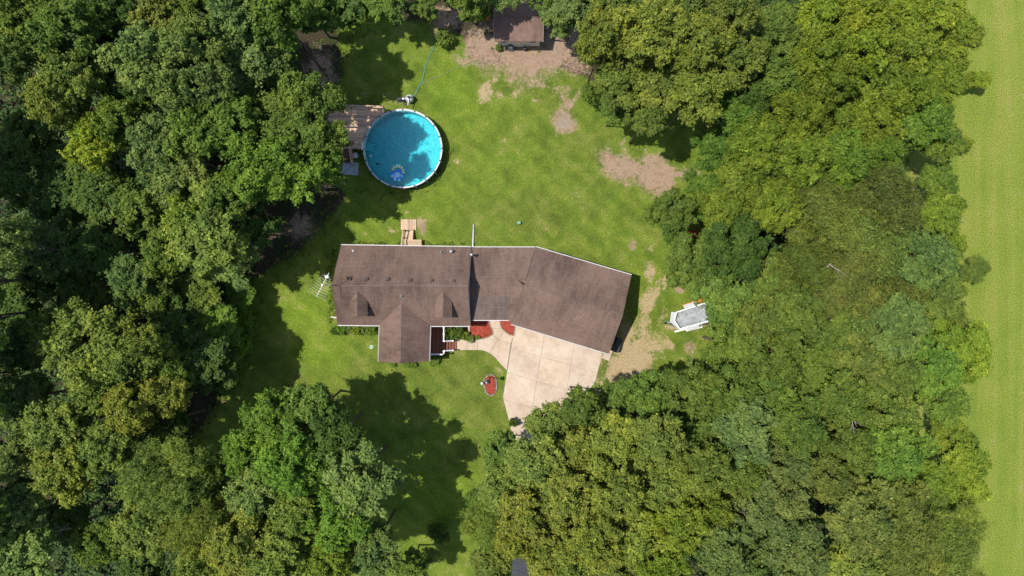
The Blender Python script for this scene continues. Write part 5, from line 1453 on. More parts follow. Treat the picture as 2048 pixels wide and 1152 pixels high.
# ------------------------------------------------------------------ trees: where each one stands
GL, GB, GC, GR, GF, GT = ('trees of the left woods', 'trees at the lower left', 'trees over the driveway', 'trees right of the yard', 'trees along the field edge', 'trees along the top edge')
TREES = [
 # left woods
 (30, 30, 62, 15, 'oak', 'ol', 'olive oak filling the upper left corner of the woods', GL),
 (138, 58, 68, 16, 'maple', 'g', 'broad green crown near the top left, right of the corner oak', GL),
 (30, 110, 52, 14, 'round', 'bg', 'blue-green round crown at the left edge below the corner oak', GL),
 (140, 150, 62, 15, 'oak', 'ol', 'olive crown below the broad green one in the upper left woods', GL),
 (105, 196, 52, 15, 'oak', 'oy', 'yellowish olive crown at the rim of the dark gap, upper left', GL),
 (225, 20, 55, 13, 'oak', 'dk', 'dark green crown at the top edge between two paler trees', GL),
 (325, 15, 60, 15, 'oak', 'br', 'brownish olive crown at the top edge above the big pale maple', GL),
 (215, 110, 48, 12, 'maple', 'dk', 'shaded dark crown wedged between the olive and pale maples', GL),
 (295, 120, 74, 16.5, 'oak', 'gl', 'large pale green lobed crown in the upper left woods', GL),
 (388, 85, 58, 16, 'oak', 'gl', 'pale green crown between the two largest maples at upper left', GL),
 (462, 32, 58, 15.5, 'oak', 'gl', 'small pale crown at the top edge above the biggest maple', GL),
 (482, 118, 88, 13, 'maple', 'gl', 'biggest pale green maple, nearest the shaded ground left of the hose', GL),
 (345, 172, 52, 16, 'maple', 'gl', 'pale domed crown in front of the large lobed one, upper left', GL),
 (420, 165, 50, 15, 'oak', 'gl', 'pale green crown under the left flank of the biggest maple', GL),
 (395, 12, 55, 15, 'maple', 'g', 'mid green crown cut by the top edge left of the pale crowns', GL),
 (548, 30, 60, 15, 'maple', 'g', 'dark crown at the top edge just right of the biggest maple', GL),
 (196, 280, 62, 13, 'ash', 'ly', 'single bright yellow-green tree in the left woods', GL),
 (240, 240, 48, 14, 'maple', 'g', 'green crown touching the upper side of the yellow-green tree', GL),
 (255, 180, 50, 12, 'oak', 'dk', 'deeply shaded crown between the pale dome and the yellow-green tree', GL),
 (308, 285, 56, 13.5, 'oak', 'gg', 'dull grey-green crown right of the yellow-green tree', GL),
 (392, 255, 64, 14.5, 'oak', 'g', 'green crown midway between the grey-green tree and the pool maples', GL),
 (372, 368, 70, 13, 'oak', 'gg', 'silvery blue-green tree in the left woods, level with the grey mat', GL),
 (330, 360, 45, 12, 'round', 'bg', 'dark bluish crown on the left shoulder of the silvery tree', GL),
 (470, 245, 62, 14, 'maple', 'g', 'mid green crown left of the pool maples', GL),
 (530, 215, 60, 8.5, 'maple', 'g', 'green crown bordering the shaded ground above the pool deck', GL),
 (520, 330, 72, 13.5, 'maple', 'vg', 'vivid green maple in the woods, left of the deck mat', GL),
 (585, 345, 70, 12, 'maple', 'vg', 'vivid green maple reaching out above the lawn below the deck', GL),
 (612, 245, 80, 13, 'maple', 'g', 'dark green maple overhanging the pool deck', GL),
 (600, 195, 50, 13, 'maple', 'g', 'green maple at the upper corner of the pool deck', GL),
 (640, 330, 48, 10.5, 'maple', 'vg', 'lower maple crown beside the deck stairs and grey mat', GL),
 (440, 400, 50, 13, 'oak', 'g', 'green crown between the silvery tree and the vivid maples', GL),
 (60, 290, 58, 9, 'maple', 'dk', 'low shaded tree inside the dark gap at the left edge', GL),
 (125, 330, 52, 8, 'oak', 'dk', 'low shaded tree left of the bright yellow-green one', GL),
 (30, 360, 46, 9, 'maple', 'bg', 'low bluish tree above the bare slanting trunk at the left edge', GL),
 (130, 400, 55, 9, 'maple', 'dk', 'low dark tree at the foot of the bare slanting trunk', GL),
 (210, 385, 60, 10, 'oak', 'dk', 'shaded tree below the bright yellow-green one', GL),
 (280, 420, 50, 10, 'maple', 'g', 'half shaded green tree below the silvery tree', GL),
 (420, 462, 80, 14, 'oak', 'ol', 'large yellow-green oak left of the shaded lawn bay', GL),
 (370, 440, 46, 14, 'oak', 'yg', 'yellowish crown forming the left shoulder of the large oak', GL),
 (455, 515, 55, 7.5, 'ash', 'gl', 'light green crown at the lower right of the large oak', GL),
 (510, 455, 48, 10, 'maple', 'dk', 'dark crown in the shade of the large oak, beside the lawn bay', GL),
 (330, 505, 50, 12.5, 'oak', 'g', 'green crown at the lower left of the large oak', GL),
 (0, 490, 52, 17, 'maple', 'gl', 'sunlit crown cut by the left edge at mid height', GL),
 (105, 510, 65, 9.5, 'oak', 'bg', 'dim blue-green tree in the dark left middle', GL),
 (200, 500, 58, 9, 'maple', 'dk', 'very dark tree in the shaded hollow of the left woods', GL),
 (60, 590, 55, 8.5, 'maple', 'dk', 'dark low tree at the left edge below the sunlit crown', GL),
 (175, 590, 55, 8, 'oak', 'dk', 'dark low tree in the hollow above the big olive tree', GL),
 (265, 560, 48, 10.5, 'oak', 'bg', 'blue-green crown left of the forest gap', GL),
 (300, 585, 50, 9, 'maple', 'g', 'green crown above the right side of the big olive tree', GL),
 (400, 590, 50, 6.5, 'oak', 'g', 'green crown midway between the big olive tree and the antenna', GL),
 (440, 655, 48, 6, 'ash', 'vg', 'low vivid green tree at the lawn edge left of the antenna', GL),
 (488, 590, 30, 3.2, 'ash', 'vg', 'small bright tree on the lawn edge nearest the antenna', GL),
 (350, 640, 46, 8, 'oak', 'bg', 'shaded blue-green crown right of the big olive tree', GL),
 (215, 690, 90, 14.5, 'oak', 'ol', 'big olive tree in the lower left woods', GL),
 (290, 690, 42, 14, 'oak', 'ol', 'olive crown leaning out on the right of the big olive tree', GL),
 (112, 665, 50, 12, 'maple', 'g', 'green crown left of the big olive tree', GL),
 (40, 690, 62, 10.5, 'oak', 'bg', 'blue-green tree at the left edge level with the mulch island', GL),
 (410, 720, 62, 9, 'maple', 'dk', 'dark spreading tree left of the slatted chair', GL),
 (465, 735, 30, 4.5, 'ash', 'g', 'small green tree just below the slatted chair', GL),
 (345, 740, 45, 11, 'oak', 'g', 'green crown between the big olive tree and the dark spreading tree', GL),
 # lower left
 (268, 810, 55, 13.5, 'oak', 'oy', 'yellowish olive crown below the big olive tree', GB),
 (190, 790, 50, 12.5, 'oak', 'ol', 'olive crown tucked under the left of the big olive tree', GB),
 (340, 790, 40, 12, 'oak', 'oy', 'small yellowish crown facing the shaded grass strip', GB),
 (330, 850, 46, 9, 'maple', 'dk', 'dark tree on the left side of the shaded grass strip', GB),
 (50, 800, 62, 11.5, 'oak', 'bg', 'blue-green tree at the left edge in the lower third', GB),
 (118, 862, 62, 13.5, 'oak', 'ol', 'wide olive crown in the lower left woods', GB),
 (130, 945, 60, 13.5, 'oak', 'oy', 'yellowish crown below the wide olive one at lower left', GB),
 (212, 898, 52, 13.5, 'oak', 'ol', 'olive crown left of the grey-olive giant', GB),
 (30, 920, 48, 13, 'ash', 'gl', 'light green crown at the left edge in the lower quarter', GB),
 (40, 1005, 48, 12.5, 'oak', 'gg', 'pale blue-green crown at the left edge above the corner', GB),
 (50, 1110, 70, 13, 'oak', 'gl', 'light crown filling the lower left corner', GB),
 (140, 1030, 55, 7.5, 'maple', 'dk', 'low dark tree under the dead branch at lower left', GB),
 (205, 1085, 50, 10, 'ash', 'g', 'green tree between the corner crown and the grey-olive giant', GB),
 (330, 960, 78, 14.5, 'feather', 'ol', 'grey-olive giant with fine foliage at lower left', GB),
 (300, 1040, 70, 14, 'oak', 'ol', 'olive crown forming the lower part of the grey-olive giant', GB),
 (395, 1050, 62, 14, 'feather', 'oy', 'fine-leaved yellowish crown right of the grey-olive giant', GB),
 (410, 950, 50, 12, 'oak', 'g', 'green crown below the shaded grass strip', GB),
 (545, 850, 66, 12, 'ash', 'vg', 'bright green tree right of the shaded grass strip', GB),
 (625, 815, 52, 11, 'maple', 'g', 'green tree pointing up at the lawn in front of the house', GB),
 (668, 872, 56, 12, 'maple', 'dk', 'shaded green crown on the left rim of the big lawn shadow', GB),
 (490, 905, 55, 12.5, 'ash', 'vg', 'vivid crown left of centre in the lower left clump', GB),
 (580, 935, 68, 13.5, 'ash', 'vg', 'vivid crown in the middle of the lower left clump', GB),
 (520, 990, 60, 13, 'oak', 'gl', 'light green crown below the vivid ones, lower left clump', GB),
 (720, 960, 72, 13.5, 'maple', 'gl', 'broad light green crown casting the big shadow on the front lawn', GB),
 (680, 1040, 62, 13.5, 'maple', 'vg', 'vivid crown just below the broad light green one', GB),
 (600, 1030, 52, 13, 'oak', 'g', 'green crown with dark hollow, lower left clump', GB),
 (480, 1080, 66, 14, 'oak', 'oy', 'yellowish crown at the bottom edge left of the clump', GB),
 (560, 1120, 62, 14, 'oak', 'ol', 'olive crown at the bottom edge under the clump', GB),
 (650, 1120, 55, 13, 'ash', 'yg', 'yellow-green crown at the bottom edge left of the bluish tree', GB),
 (745, 1105, 58, 12, 'oak', 'gg', 'bluish green tree at the bottom edge beside the round evergreen', GB),
 (820, 1140, 34, 7, 'maple', 'g', 'small green tree cut by the bottom edge near the round evergreen', GB),
 (395, 1130, 50, 13, 'oak', 'ol', 'olive crown cut by the bottom edge under the fine-leaved one', GB),
 (290, 1135, 52, 9, 'maple', 'dk', 'dark tree at the bottom edge below the grey-olive giant', GB),
 # over the driveway
 (1002, 905, 48, 8.5, 'oak', 'g', 'green tree at the driveway mouth nearest the front lawn', GC),
 (1100, 850, 46, 12, 'oak', 'ol', 'olive crown hanging over the driveway slabs', GC),
 (1165, 815, 46, 12, 'oak', 'g', 'green crown on the driveway, left of the dark notch', GC),
 (1230, 800, 50, 10.5, 'maple', 'g', 'dark green crown below the garage corner', GC),
 (1300, 790, 52, 12, 'maple', 'g', 'green crown below the straw patch by the garage', GC),
 (1075, 925, 62, 12.5, 'oak', 'ol', 'olive crown right of the driveway mouth tree', GC),
 (1010, 985, 56, 11.5, 'oak', 'ol', 'olive crown overhanging the white marker post', GC),
 (1150, 905, 68, 14, 'oak', 'oy', 'yellowish oak in the middle of the driveway canopy', GC),
 (1240, 880, 66, 14, 'oak', 'oy', 'yellowish oak below the dark green garage-corner crown', GC),
 (1320, 880, 62, 14, 'oak', 'ol', 'olive oak at the right end of the driveway canopy', GC),
 (975, 1050, 52, 11, 'feather', 'ol', 'wispy olive tree at the right side of the sunny lower lawn', GC),
 (1055, 1025, 66, 13, 'oak', 'oy', 'yellowish oak right of the wispy olive tree', GC),
 (1140, 1000, 66, 14, 'oak', 'oy', 'yellowish oak with bare twigs, lower canopy', GC),
 (1225, 975, 66, 14.5, 'oak', 'oy', 'yellowish oak with a bare limb gap on its right', GC),
 (1310, 970, 66, 14, 'oak', 'ol', 'olive oak right of the bare limb gap', GC),
 (985, 1125, 50, 12, 'oak', 'ol', 'olive crown at the bottom edge left of the grey drive end', GC),
 (985, 1170, 48, 7, 'oak', 'ol', 'low tree cut by the bottom edge left of the grey drive end', GC),
 (1090, 1105, 64, 14, 'oak', 'oy', 'yellowish oak at the bottom edge right of the grey drive end', GC),
 (1180, 1085, 66, 14, 'oak', 'oy', 'yellowish oak at the bottom edge, second from the drive end', GC),
 (1270, 1065, 64, 14, 'oak', 'oy', 'yellowish oak at the bottom edge, third from the drive end', GC),
 (1350, 1050, 62, 14, 'oak', 'yg', 'yellow-green oak at the bottom, next to the grey-green trees', GC),
 (1030, 1085, 46, 12, 'oak', 'oy', 'yellowish crown over the lower drive, above its grey end', GC),
 (1230, 1145, 50, 13, 'oak', 'ol', 'olive crown cut by the bottom edge below the yellowish oaks', GC),
 (1330, 1140, 52, 13.5, 'oak', 'yg', 'yellow-green crown cut by the bottom edge left of the grey-green trees', GC),
 (1150, 1140, 46, 13, 'oak', 'ol', 'small olive crown cut by the bottom edge near the drive end', GC),
 # lower right
 (1385, 780, 60, 12, 'maple', 'g', 'green crown at the lawn corner below the trailer', GR),
 (1455, 790, 62, 13, 'maple', 'g', 'deep green crown in the belt below and right of the trailer', GR),
 (1400, 850, 56, 13, 'maple', 'g', 'green crown between the lawn corner tree and the olive oaks', GR),
 (1535, 800, 66, 14, 'round', 'g', 'rounded green crown, second belt below the trailer', GR),
 (1490, 855, 72, 14, 'maple', 'gg', 'dull grey-green crown in the lower right belt', GR),
 (1600, 850, 66, 13, 'oak', 'g', 'green crown left of the bare pale limbs, lower right', GR),
 (1690, 800, 66, 13, 'oak', 'g', 'green crown above the bare pale limbs, lower right', GR),
 (1770, 830, 62, 12, 'oak', 'ol', 'olive crown right of the bare pale limbs', GR),
 (1790, 900, 72, 12.5, 'oak', 'vg', 'bright green crown in the lower right belt near the field', GR),
 (1700, 900, 56, 12, 'maple', 'g', 'green crown just under the bare pale limbs', GR),
 (1880, 800, 48, 9, 'oak', 'g', 'green tree with a shadow blot on the field beside it', GF),
 (1895, 870, 42, 6, 'ash', 'yg', 'small yellow-green tree jutting into the field, lower right', GF),
 (1905, 940, 66, 7.5, 'ash', 'ly', 'bright yellow-green tree standing farthest into the field', GF),
 (1850, 960, 50, 8, 'ash', 'yg', 'yellow-green tree left of the one farthest into the field', GF),
 (1570, 930, 60, 13, 'oak', 'gg', 'greyish crown above the pale grey-green giant', GR),
 (1480, 945, 60, 13, 'oak', 'g', 'mid green crown left of the greyish one, lower right', GR),
 (1400, 935, 58, 13.5, 'oak', 'ol', 'olive crown between the driveway canopy and the green belt', GR),
 (1665, 960, 52, 13, 'oak', 'br', 'brownish crown beside the dark hollow, lower right', GR),
 (1540, 1030, 84, 14.5, 'maple', 'gg', 'pale grey-green giant near the bottom right', GR),
 (1590, 1100, 70, 14, 'maple', 'gg', 'pale grey-green crown at the bottom edge under the giant', GR),
 (1440, 1090, 66, 13.5, 'maple', 'gg', 'grey-green crown at the bottom edge beside the yellow-green oak', GR),
 (1415, 1015, 56, 13.5, 'oak', 'yg', 'yellow-green crown left of the grey-green giant', GR),
 (1510, 1140, 50, 13, 'oak', 'bg', 'bluish crown cut by the bottom edge between grey-green trees', GR),
 (1720, 1030, 74, 13, 'oak', 'br', 'brownish olive crown right of the grey-green giant', GR),
 (1790, 1000, 62, 12, 'oak', 'br', 'brownish crown with yellow specks, lower right', GR),
 (1800, 1090, 78, 12, 'feather', 'br', 'brown-olive fine-leaved tree at the lower right', GF),
 (1880, 1060, 66, 9.5, 'feather', 'ol', 'thin wispy tree fading into the field at lower right', GF),
 (1700, 1125, 66, 12.5, 'oak', 'ol', 'olive crown at the bottom edge near the wispy trees', GF),
 (1890, 1140, 60, 9, 'feather', 'ol', 'wispy tree cut by the bottom edge beside the field', GF),
 # right middle
 (1345, 425, 52, 9, 'maple', 'g', 'dark green tree reaching the lawn above the wheelbarrow', GR),
 (1415, 395, 56, 10, 'ash', 'vg', 'green tree between the soil strip and the yellow trees', GR),
 (1455, 420, 56, 12, 'ash', 'yg', 'yellow-green tree above and right of the wheelbarrow', GR),
 (1555, 410, 64, 12.5, 'ash', 'yg', 'yellow-green tree beside the bare grey twigs, right of the yard', GR),
 (1395, 520, 66, 10.5, 'maple', 'g', 'deep green tree left of the belt, right of the garage end', GR),
 (1470, 500, 68, 12, 'maple', 'dk', 'dark green tree below the yellow-green pair', GR),
 (1455, 592, 64, 11.5, 'maple', 'g', 'green tree whose leaves hide the back of the trailer', None),
 (1540, 560, 66, 12.5, 'maple', 'g', 'green tree right of the dark ones, level with the garage', GR),
 (1640, 440, 76, 13, 'feather', 'ol', 'fine-leaved olive tree with bare twigs, centre right', GR),
 (1720, 480, 84, 13.5, 'feather', 'ol', 'broad feathery olive tree at the centre of the right belt', GR),
 (1770, 410, 70, 13, 'feather', 'br', 'brownish feathery tree with grey twigs near the field', GR),
 (1690, 560, 78, 13, 'feather', 'br', 'brownish feathery tree below the broad olive one', GR),
 (1610, 540, 56, 12.5, 'feather', 'ol', 'olive feathery crown with white dead wood', GR),
 (1800, 570, 56, 11, 'feather', 'br', 'brown feathery crown beside the blue-green tree', GR),
 (1830, 515, 64, 12, 'oak', 'bg', 'blue-green tree near the field at mid height', GF),
 (1880, 430, 46, 8.5, 'ash', 'yg', 'yellow-green tree on the field edge above the blue-green tree', GF),
 (1890, 490, 36, 6.5, 'ash', 'yg', 'small yellow-green tree on the field edge beside the blue-green tree', GF),
 (1945, 538, 24, 2.4, 'feather', 'ol', 'thin weedy sapling out in the field at mid height', GF),
 (1860, 590, 52, 8, 'oak', 'g', 'green tree on the field edge below the blue-green tree', GF),
 (1880, 640, 44, 6, 'feather', 'ol', 'thin pale tree on the field edge at mid height', GF),
 (1585, 630, 66, 13, 'maple', 'g', 'green crown right of the trailer trees', GR),
 (1660, 650, 66, 13, 'maple', 'g', 'green crown under the brownish feathery tree', GR),
 (1760, 650, 78, 13, 'oak', 'gl', 'light olive-green crown with smooth dome, right belt', GR),
 (1900, 695, 66, 8, 'ash', 'yg', 'yellow-green tree leaning over the field at mid height', GF),
 (1850, 730, 58, 10, 'oak', 'vg', 'bright green tree left of the one leaning over the field', GF),
 (1470, 690, 68, 12, 'maple', 'g', 'large dark green tree below the trailer', GR),
 (1545, 715, 64, 13, 'maple', 'g', 'dark green crown right of the tree below the trailer', GR),
 (1620, 740, 62, 13, 'maple', 'g', 'green crown with curved dark seam, right belt', GR),
 (1710, 720, 62, 13, 'oak', 'ol', 'olive crown above the lower right limbs', GR),
 (1790, 740, 56, 12, 'oak', 'g', 'green crown left of the dark slot by the field', GR),
 (1660, 820, 46, 12, 'oak', 'ol', 'olive crown left of the limbs in the lower right belt', GR),
 (1446, 655, 34, 7, 'maple', 'g', 'low green tree at the rear corner of the trailer', None),
 (1520, 640, 48, 12, 'oak', 'ol', 'olive-tinged crown just right of the trailer', GR),
 # upper right
 (1210, 75, 66, 13.5, 'oak', 'oy', 'yellowish oak right of the shed', GR),
 (1300, 60, 74, 15, 'oak', 'oy', 'large yellowish oak at the top, second right of the shed', GR),
 (1395, 90, 74, 15, 'oak', 'oy', 'large yellowish oak at the top, third right of the shed', GR),
 (1245, 165, 60, 12.5, 'oak', 'ol', 'olive oak over the lawn edge below the shed oak', GR),
 (1325, 165, 70, 14, 'oak', 'oy', 'yellowish oak hanging over the back lawn corner', GR),
 (1400, 185, 60, 13.5, 'oak', 'oy', 'yellowish oak beside the dark hollow, upper right', GR),
 (1300, 235, 42, 10.5, 'oak', 'ol', 'lower oak crown above the soil strip', GR),
 (1235, 215, 40, 9, 'oak', 'g', 'green oak crown nearest the ash patch in the lawn', GR),
 (1465, 25, 60, 14, 'oak', 'ol', 'olive oak at the top edge left of the bright trees', GR),
 (1230, 10, 50, 13, 'oak', 'ol', 'olive oak at the top edge above the shed oak', GR),
 (1375, 10, 56, 14, 'oak', 'ol', 'olive oak at the top edge between two yellowish oaks', GR),
 (1475, 120, 62, 14, 'oak', 'ol', 'olive oak above the dark hollow, upper right', GR),
 (1550, 75, 60, 13, 'oak', 'g', 'dark green crown left of the bright trees at the top', GR),
 (1560, 160, 56, 12.5, 'maple', 'g', 'dark green crown in the middle of the upper right', GR),
 (1500, 195, 46, 11, 'maple', 'dk', 'dark crown inside the hollow between oak and bright trees', GR),
 (1640, 35, 66, 13.5, 'ash', 'ly', 'bright yellow-green tree at the top edge, first of its row', GR),
 (1735, 20, 62, 13.5, 'ash', 'ly', 'bright yellow-green tree at the top edge, second of its row', GR),
 (1830, 30, 66, 12, 'ash', 'ly', 'bright yellow-green tree at the top edge, third of its row', GR),
 (1900, 70, 58, 10, 'ash', 'yg', 'yellow-green tree bulging into the field at the top right', GF),
 (1640, 105, 58, 13, 'ash', 'yg', 'yellow-green crown in the second row at the upper right, left end', GR),
 (1720, 95, 62, 13.5, 'ash', 'ly', 'yellow-green crown in the second row at the upper right, middle', GR),
 (1810, 105, 60, 12.5, 'ash', 'yg', 'yellow-green crown in the second row at the upper right, field end', GR),
 (1665, 165, 54, 13, 'ash', 'yg', 'yellow-green crown in the third row, left end', GR),
 (1740, 165, 60, 13, 'ash', 'yg', 'yellow-green crown in the third row, middle', GR),
 (1820, 175, 56, 12, 'ash', 'yg', 'yellow-green crown in the third row, field end', GR),
 (1880, 165, 48, 9, 'ash', 'yg', 'yellow-green tree at the field edge in the upper right', GF),
 (1480, 245, 56, 10.5, 'ash', 'vg', 'vivid green tree below the dark hollow, upper right', GR),
 (1590, 225, 62, 13, 'ash', 'yg', 'yellow-green crown right of the vivid green tree', GR),
 (1670, 240, 62, 13, 'ash', 'yg', 'yellow-green crown in the fourth row, middle', GR),
 (1750, 240, 60, 12.5, 'ash', 'yg', 'yellow-green crown in the fourth row, field side', GR),
 (1835, 245, 56, 11, 'ash', 'vg', 'green crown by the field below the yellow rows', GF),
 (1880, 280, 46, 8.5, 'ash', 'g', 'green tree with ragged edge at the field, upper right', GF),
 (1440, 300, 54, 10, 'ash', 'vg', 'vivid green tree right of the end of the soil strip', GR),
 (1520, 295, 62, 12, 'ash', 'yg', 'yellow-green tree above the yard-side yellow pair', GR),
 (1600, 310, 62, 12.5, 'ash', 'yg', 'yellow-green crown left of the feathery trees', GR),
 (1690, 320, 62, 12.5, 'ash', 'vg', 'green crown just above the feathery trees', GR),
 (1765, 310, 50, 11.5, 'ash', 'vg', 'green crown beside the grassy gap at the field', GR),
 (1490, 355, 60, 12, 'ash', 'yg', 'yellow-green tree at the end of the soil strip', GR),
 (1575, 365, 52, 12.5, 'ash', 'yg', 'yellow-green crown over the dark twiggy hollow', GR),
 (1735, 365, 62, 12.5, 'feather', 'gg', 'grey-green feathery tree below the grassy gap', GR),
 (1870, 365, 38, 7, 'ash', 'g', 'slim green tree alone at the field beside the grassy gap', GF),
 (1960, 160, 18, 2.6, 'ash', 'yg', 'small sapling at the field, upper right', GF),
 # top edge
 (690, 12, 48, 6, 'maple', 'dk', 'dark tree at the top edge above the shaded ground', GT),
 (770, 5, 42, 6.5, 'maple', 'g', 'green tree at the top edge above the dappled lawn', GT),
 (850, 5, 30, 5, 'maple', 'g', 'small green tree at the top edge left of the drum', GT),
 (942, 12, 34, 5, 'maple', 'g', 'green tree at the top edge beside the orange drum', GT),
 (935, -28, 46, 9.5, 'maple', 'g', 'tree just beyond the top edge, shading the shed roof', GT),
 (1010, -12, 40, 6.5, 'maple', 'gl', 'pale tree at the top edge leaning over the shed roof', GT),
 (1110, 40, 32, 6, 'round', 'gg', 'grey-green tree hugging the right side of the shed', GT),
 (1150, 15, 44, 9, 'oak', 'gg', 'dull green tree at the top edge right of the shed', GT),
 (620, 20, 46, 8, 'maple', 'g', 'green tree at the top edge between dark crowns', GT),
 (1080, -15, 36, 6.5, 'round', 'g', 'green tree cut by the top edge behind the shed', GT),
]
TREES += [
 (-190, 250, 90, 18, 'maple', 'g', 'tall tree just beyond the left edge, level with the pool', GL),
 (-200, 340, 90, 18, 'oak', 'g', 'tall tree just beyond the left edge, level with the deck mat', GL),
 (-190, 420, 90, 18, 'maple', 'g', 'tall tree just beyond the left edge, level with the bare slanting trunk', GL),
 (-95, 560, 80, 18, 'oak', 'g', 'tall tree just beyond the left edge, level with the antenna', GL),
 (-90, 640, 80, 18, 'maple', 'g', 'tall tree just beyond the left edge, level with the front gable', GL),
 (-95, 470, 70, 17, 'oak', 'g', 'tall tree just beyond the left edge, level with the back eave', GL),
 (-90, 1040, 80, 17, 'oak', 'g', 'tall tree just beyond the lower left corner', GL),
 (-95, 760, 80, 17, 'maple', 'g', 'tall tree just beyond the left edge, level with the mulch island', GL),
]
for row in TREES: plant(*row)

# shrubs
SH = 'shrubs around the house'
for px, py, r_, H, col, lab in (
    (671, 661, 8, 0.7, 'dk', 'dark shrub at the left end of the front foundation bed'),
    (686, 659, 9, 0.9, 'vg', 'second shrub from the left in the front foundation bed'),
    (701, 658, 9, 0.8, 'gl', 'pale leafy shrub under the left dormer'),
    (715, 660, 9, 1.0, 'yg', 'yellowish shrub in the middle of the front foundation bed'),
    (729, 659, 9, 0.9, 'gl', 'light shrub fourth along the front foundation bed'),
    (745, 658, 10, 0.9, 'vg', 'green shrub in the corner left of the front gable'),
    (672, 508, 9, 1.2, 'g', 'shrub at the back left corner of the house'),
    (668, 588, 7, 0.5, 'vg', 'low shrub against the west wall below the antenna'),
    (670, 612, 7, 0.5, 'vg', 'low shrub on the west wall nearer the front corner'),
    (896, 663, 10, 1.1, 'g', 'shrub beside the porch railing'),
    (909, 669, 10, 1.0, 'g', 'shrub right of the one beside the porch railing'),
    (920, 662, 9, 1.1, 'dk', 'dark shrub between the porch and the red mulch'),
    (929, 672, 8, 0.8, 'yg', 'yellowish shrub spilling over the front walk'),
    (940, 677, 7, 0.6, 'gl', 'light plant at the walk edge of the large mulch bed'),
    (898, 676, 7, 0.7, 'vg', 'low plant next to the porch steps'),
    (871, 717, 9, 0.6, 'g', 'shrub in the shade below the porch railing'),
    (862, 726, 6, 0.4, 'vg', 'low plant at the right corner of the front gable'),
    (812, 729, 7, 0.4, 'vg', 'low plant under the ridge end of the front gable'),
    (826, 730, 6, 0.45, 'g', 'low plant right of the gable ridge end'),
    (787, 728, 6, 0.35, 'vg', 'low plant left of the gable ridge end'),
    (955, 675, 4, 0.35, 'vg', 'tiny plant at the lower rim of the large mulch bed'),
    (998, 95, 6, 0.7, 'gl', 'weedy shrub at the left front corner of the shed')):
    plant(px, py, r_, H, 'shrub', col, lab, SH)
for px, py, r_, H, col, lab in (
    (878, 1062, 21, 2.4, 'g', 'round evergreen bush alone on the lower lawn'),
    (490, 640, 26, 2.5, 'vg', 'bright bush on the left lawn edge, level with the dormers'),
    (488, 690, 24, 2.6, 'vg', 'bright bush at the lawn edge right of the slatted chair'),
    (455, 760, 22, 2.2, 'vg', 'bush at the top of the shaded grass strip'),
    (840, 1120, 20, 2.0, 'g', 'bush at the bottom edge below the round evergreen'),
    (1027, 846, 8, 1.2, 'dk', 'dark twiggy bush on the driveway mouth'),
    (1345, 470, 24, 2.6, 'g', 'bush left of the wheelbarrow'),
    (1400, 760, 22, 2.6, 'vg', 'bush at the lawn corner under the trailer trees'),
    (1920, 290, 18, 2.0, 'yg', 'small bush in the field grass at upper right'),
    (1925, 165, 20, 2.2, 'yg', 'bush at the field below the bulging tree'),
    (1930, 750, 18, 2.0, 'yg', 'bush in the field grass at mid right'),
    (1935, 880, 16, 1.8, 'vg', 'bush at the field beside the jutting small tree'),
    (945, 995, 18, 1.6, 'g', 'bush at the lawn edge below the marker post'),
    (890, 75, 16, 1.5, 'g', 'bush in dappled shade left of the shed'),
    (1180, 190, 20, 2.4, 'g', 'bush at the foot of the oaks right of the ash patch')):
    plant(px, py, r_, H, 'shrub', col, lab, 'bushes at the lawn edges')

# undergrowth in the woods (nobody could count it)
def undergrowth():
    r = np.random.default_rng(99)
    V = []; lv = []; lb = []
    zones = [((-50, 50), (-31, 31))]
    n = 6000; k = 0
    pts = []
    while len(pts) < n:
        x, y = r.uniform(-49, 49), r.uniform(-30, 30)
        px = 1024 + x * FPX / CAM_H; py = 576 - y * FPX / CAM_H
        left = px < 480 - max(0, (py - 600)) * 0.1 and not (380 < px < 480 and 760 < py < 920)
        right = 1440 < px < 1760
        bot = (py > 900 and (px < 560 or px > 1130) and px < 1780)
        top = py < 60 and (px < 680 or 1170 < px < 1770) or (py < 15 and px < 1770)
        mid = px < 590 and py < 400
        if left or right or bot or top or mid: pts.append((x, y))
    for x, y in pts:
        m = int(r.uniform(16, 34)); h = r.uniform(0.3, 1.9); w = r.uniform(0.4, 0.95)
        d = unit(r.normal(size=(m, 3)) + np.array([0, 0, 0.6])); d[:, 2] = np.abs(d[:, 2])
        pos = np.array([x, y, 0.05]) + d * np.array([w, w, h]) * r.uniform(0.5, 1.05, (m, 1))
        nr = unit(d * 0.5 + np.array([0, 0, 0.9]) + r.normal(size=(m, 3)) * 0.4)
        s0 = r.uniform(0.7, 1.3, m)
        V.append(leaf_quads(pos, nr, 0.34 * s0, 0.22 * s0, r))
        lv.append(np.clip(r.normal(0.45, 0.2, m), 0, 1)); lb.append(np.full(m, r.uniform(0, 1)))
    V = np.concatenate(V)
    me = np_mesh('undergrowth', V, np.arange(len(V)).reshape(-1, 4), 'foliage', [('leafvar', 'FACE', np.concatenate(lv)), ('lobevar', 'FACE', np.concatenate(lb))])
    o = bpy.data.objects.new('undergrowth', me); COL.objects.link(o)
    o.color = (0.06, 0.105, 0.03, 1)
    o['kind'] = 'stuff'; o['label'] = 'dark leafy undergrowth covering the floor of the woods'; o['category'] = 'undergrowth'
undergrowth()

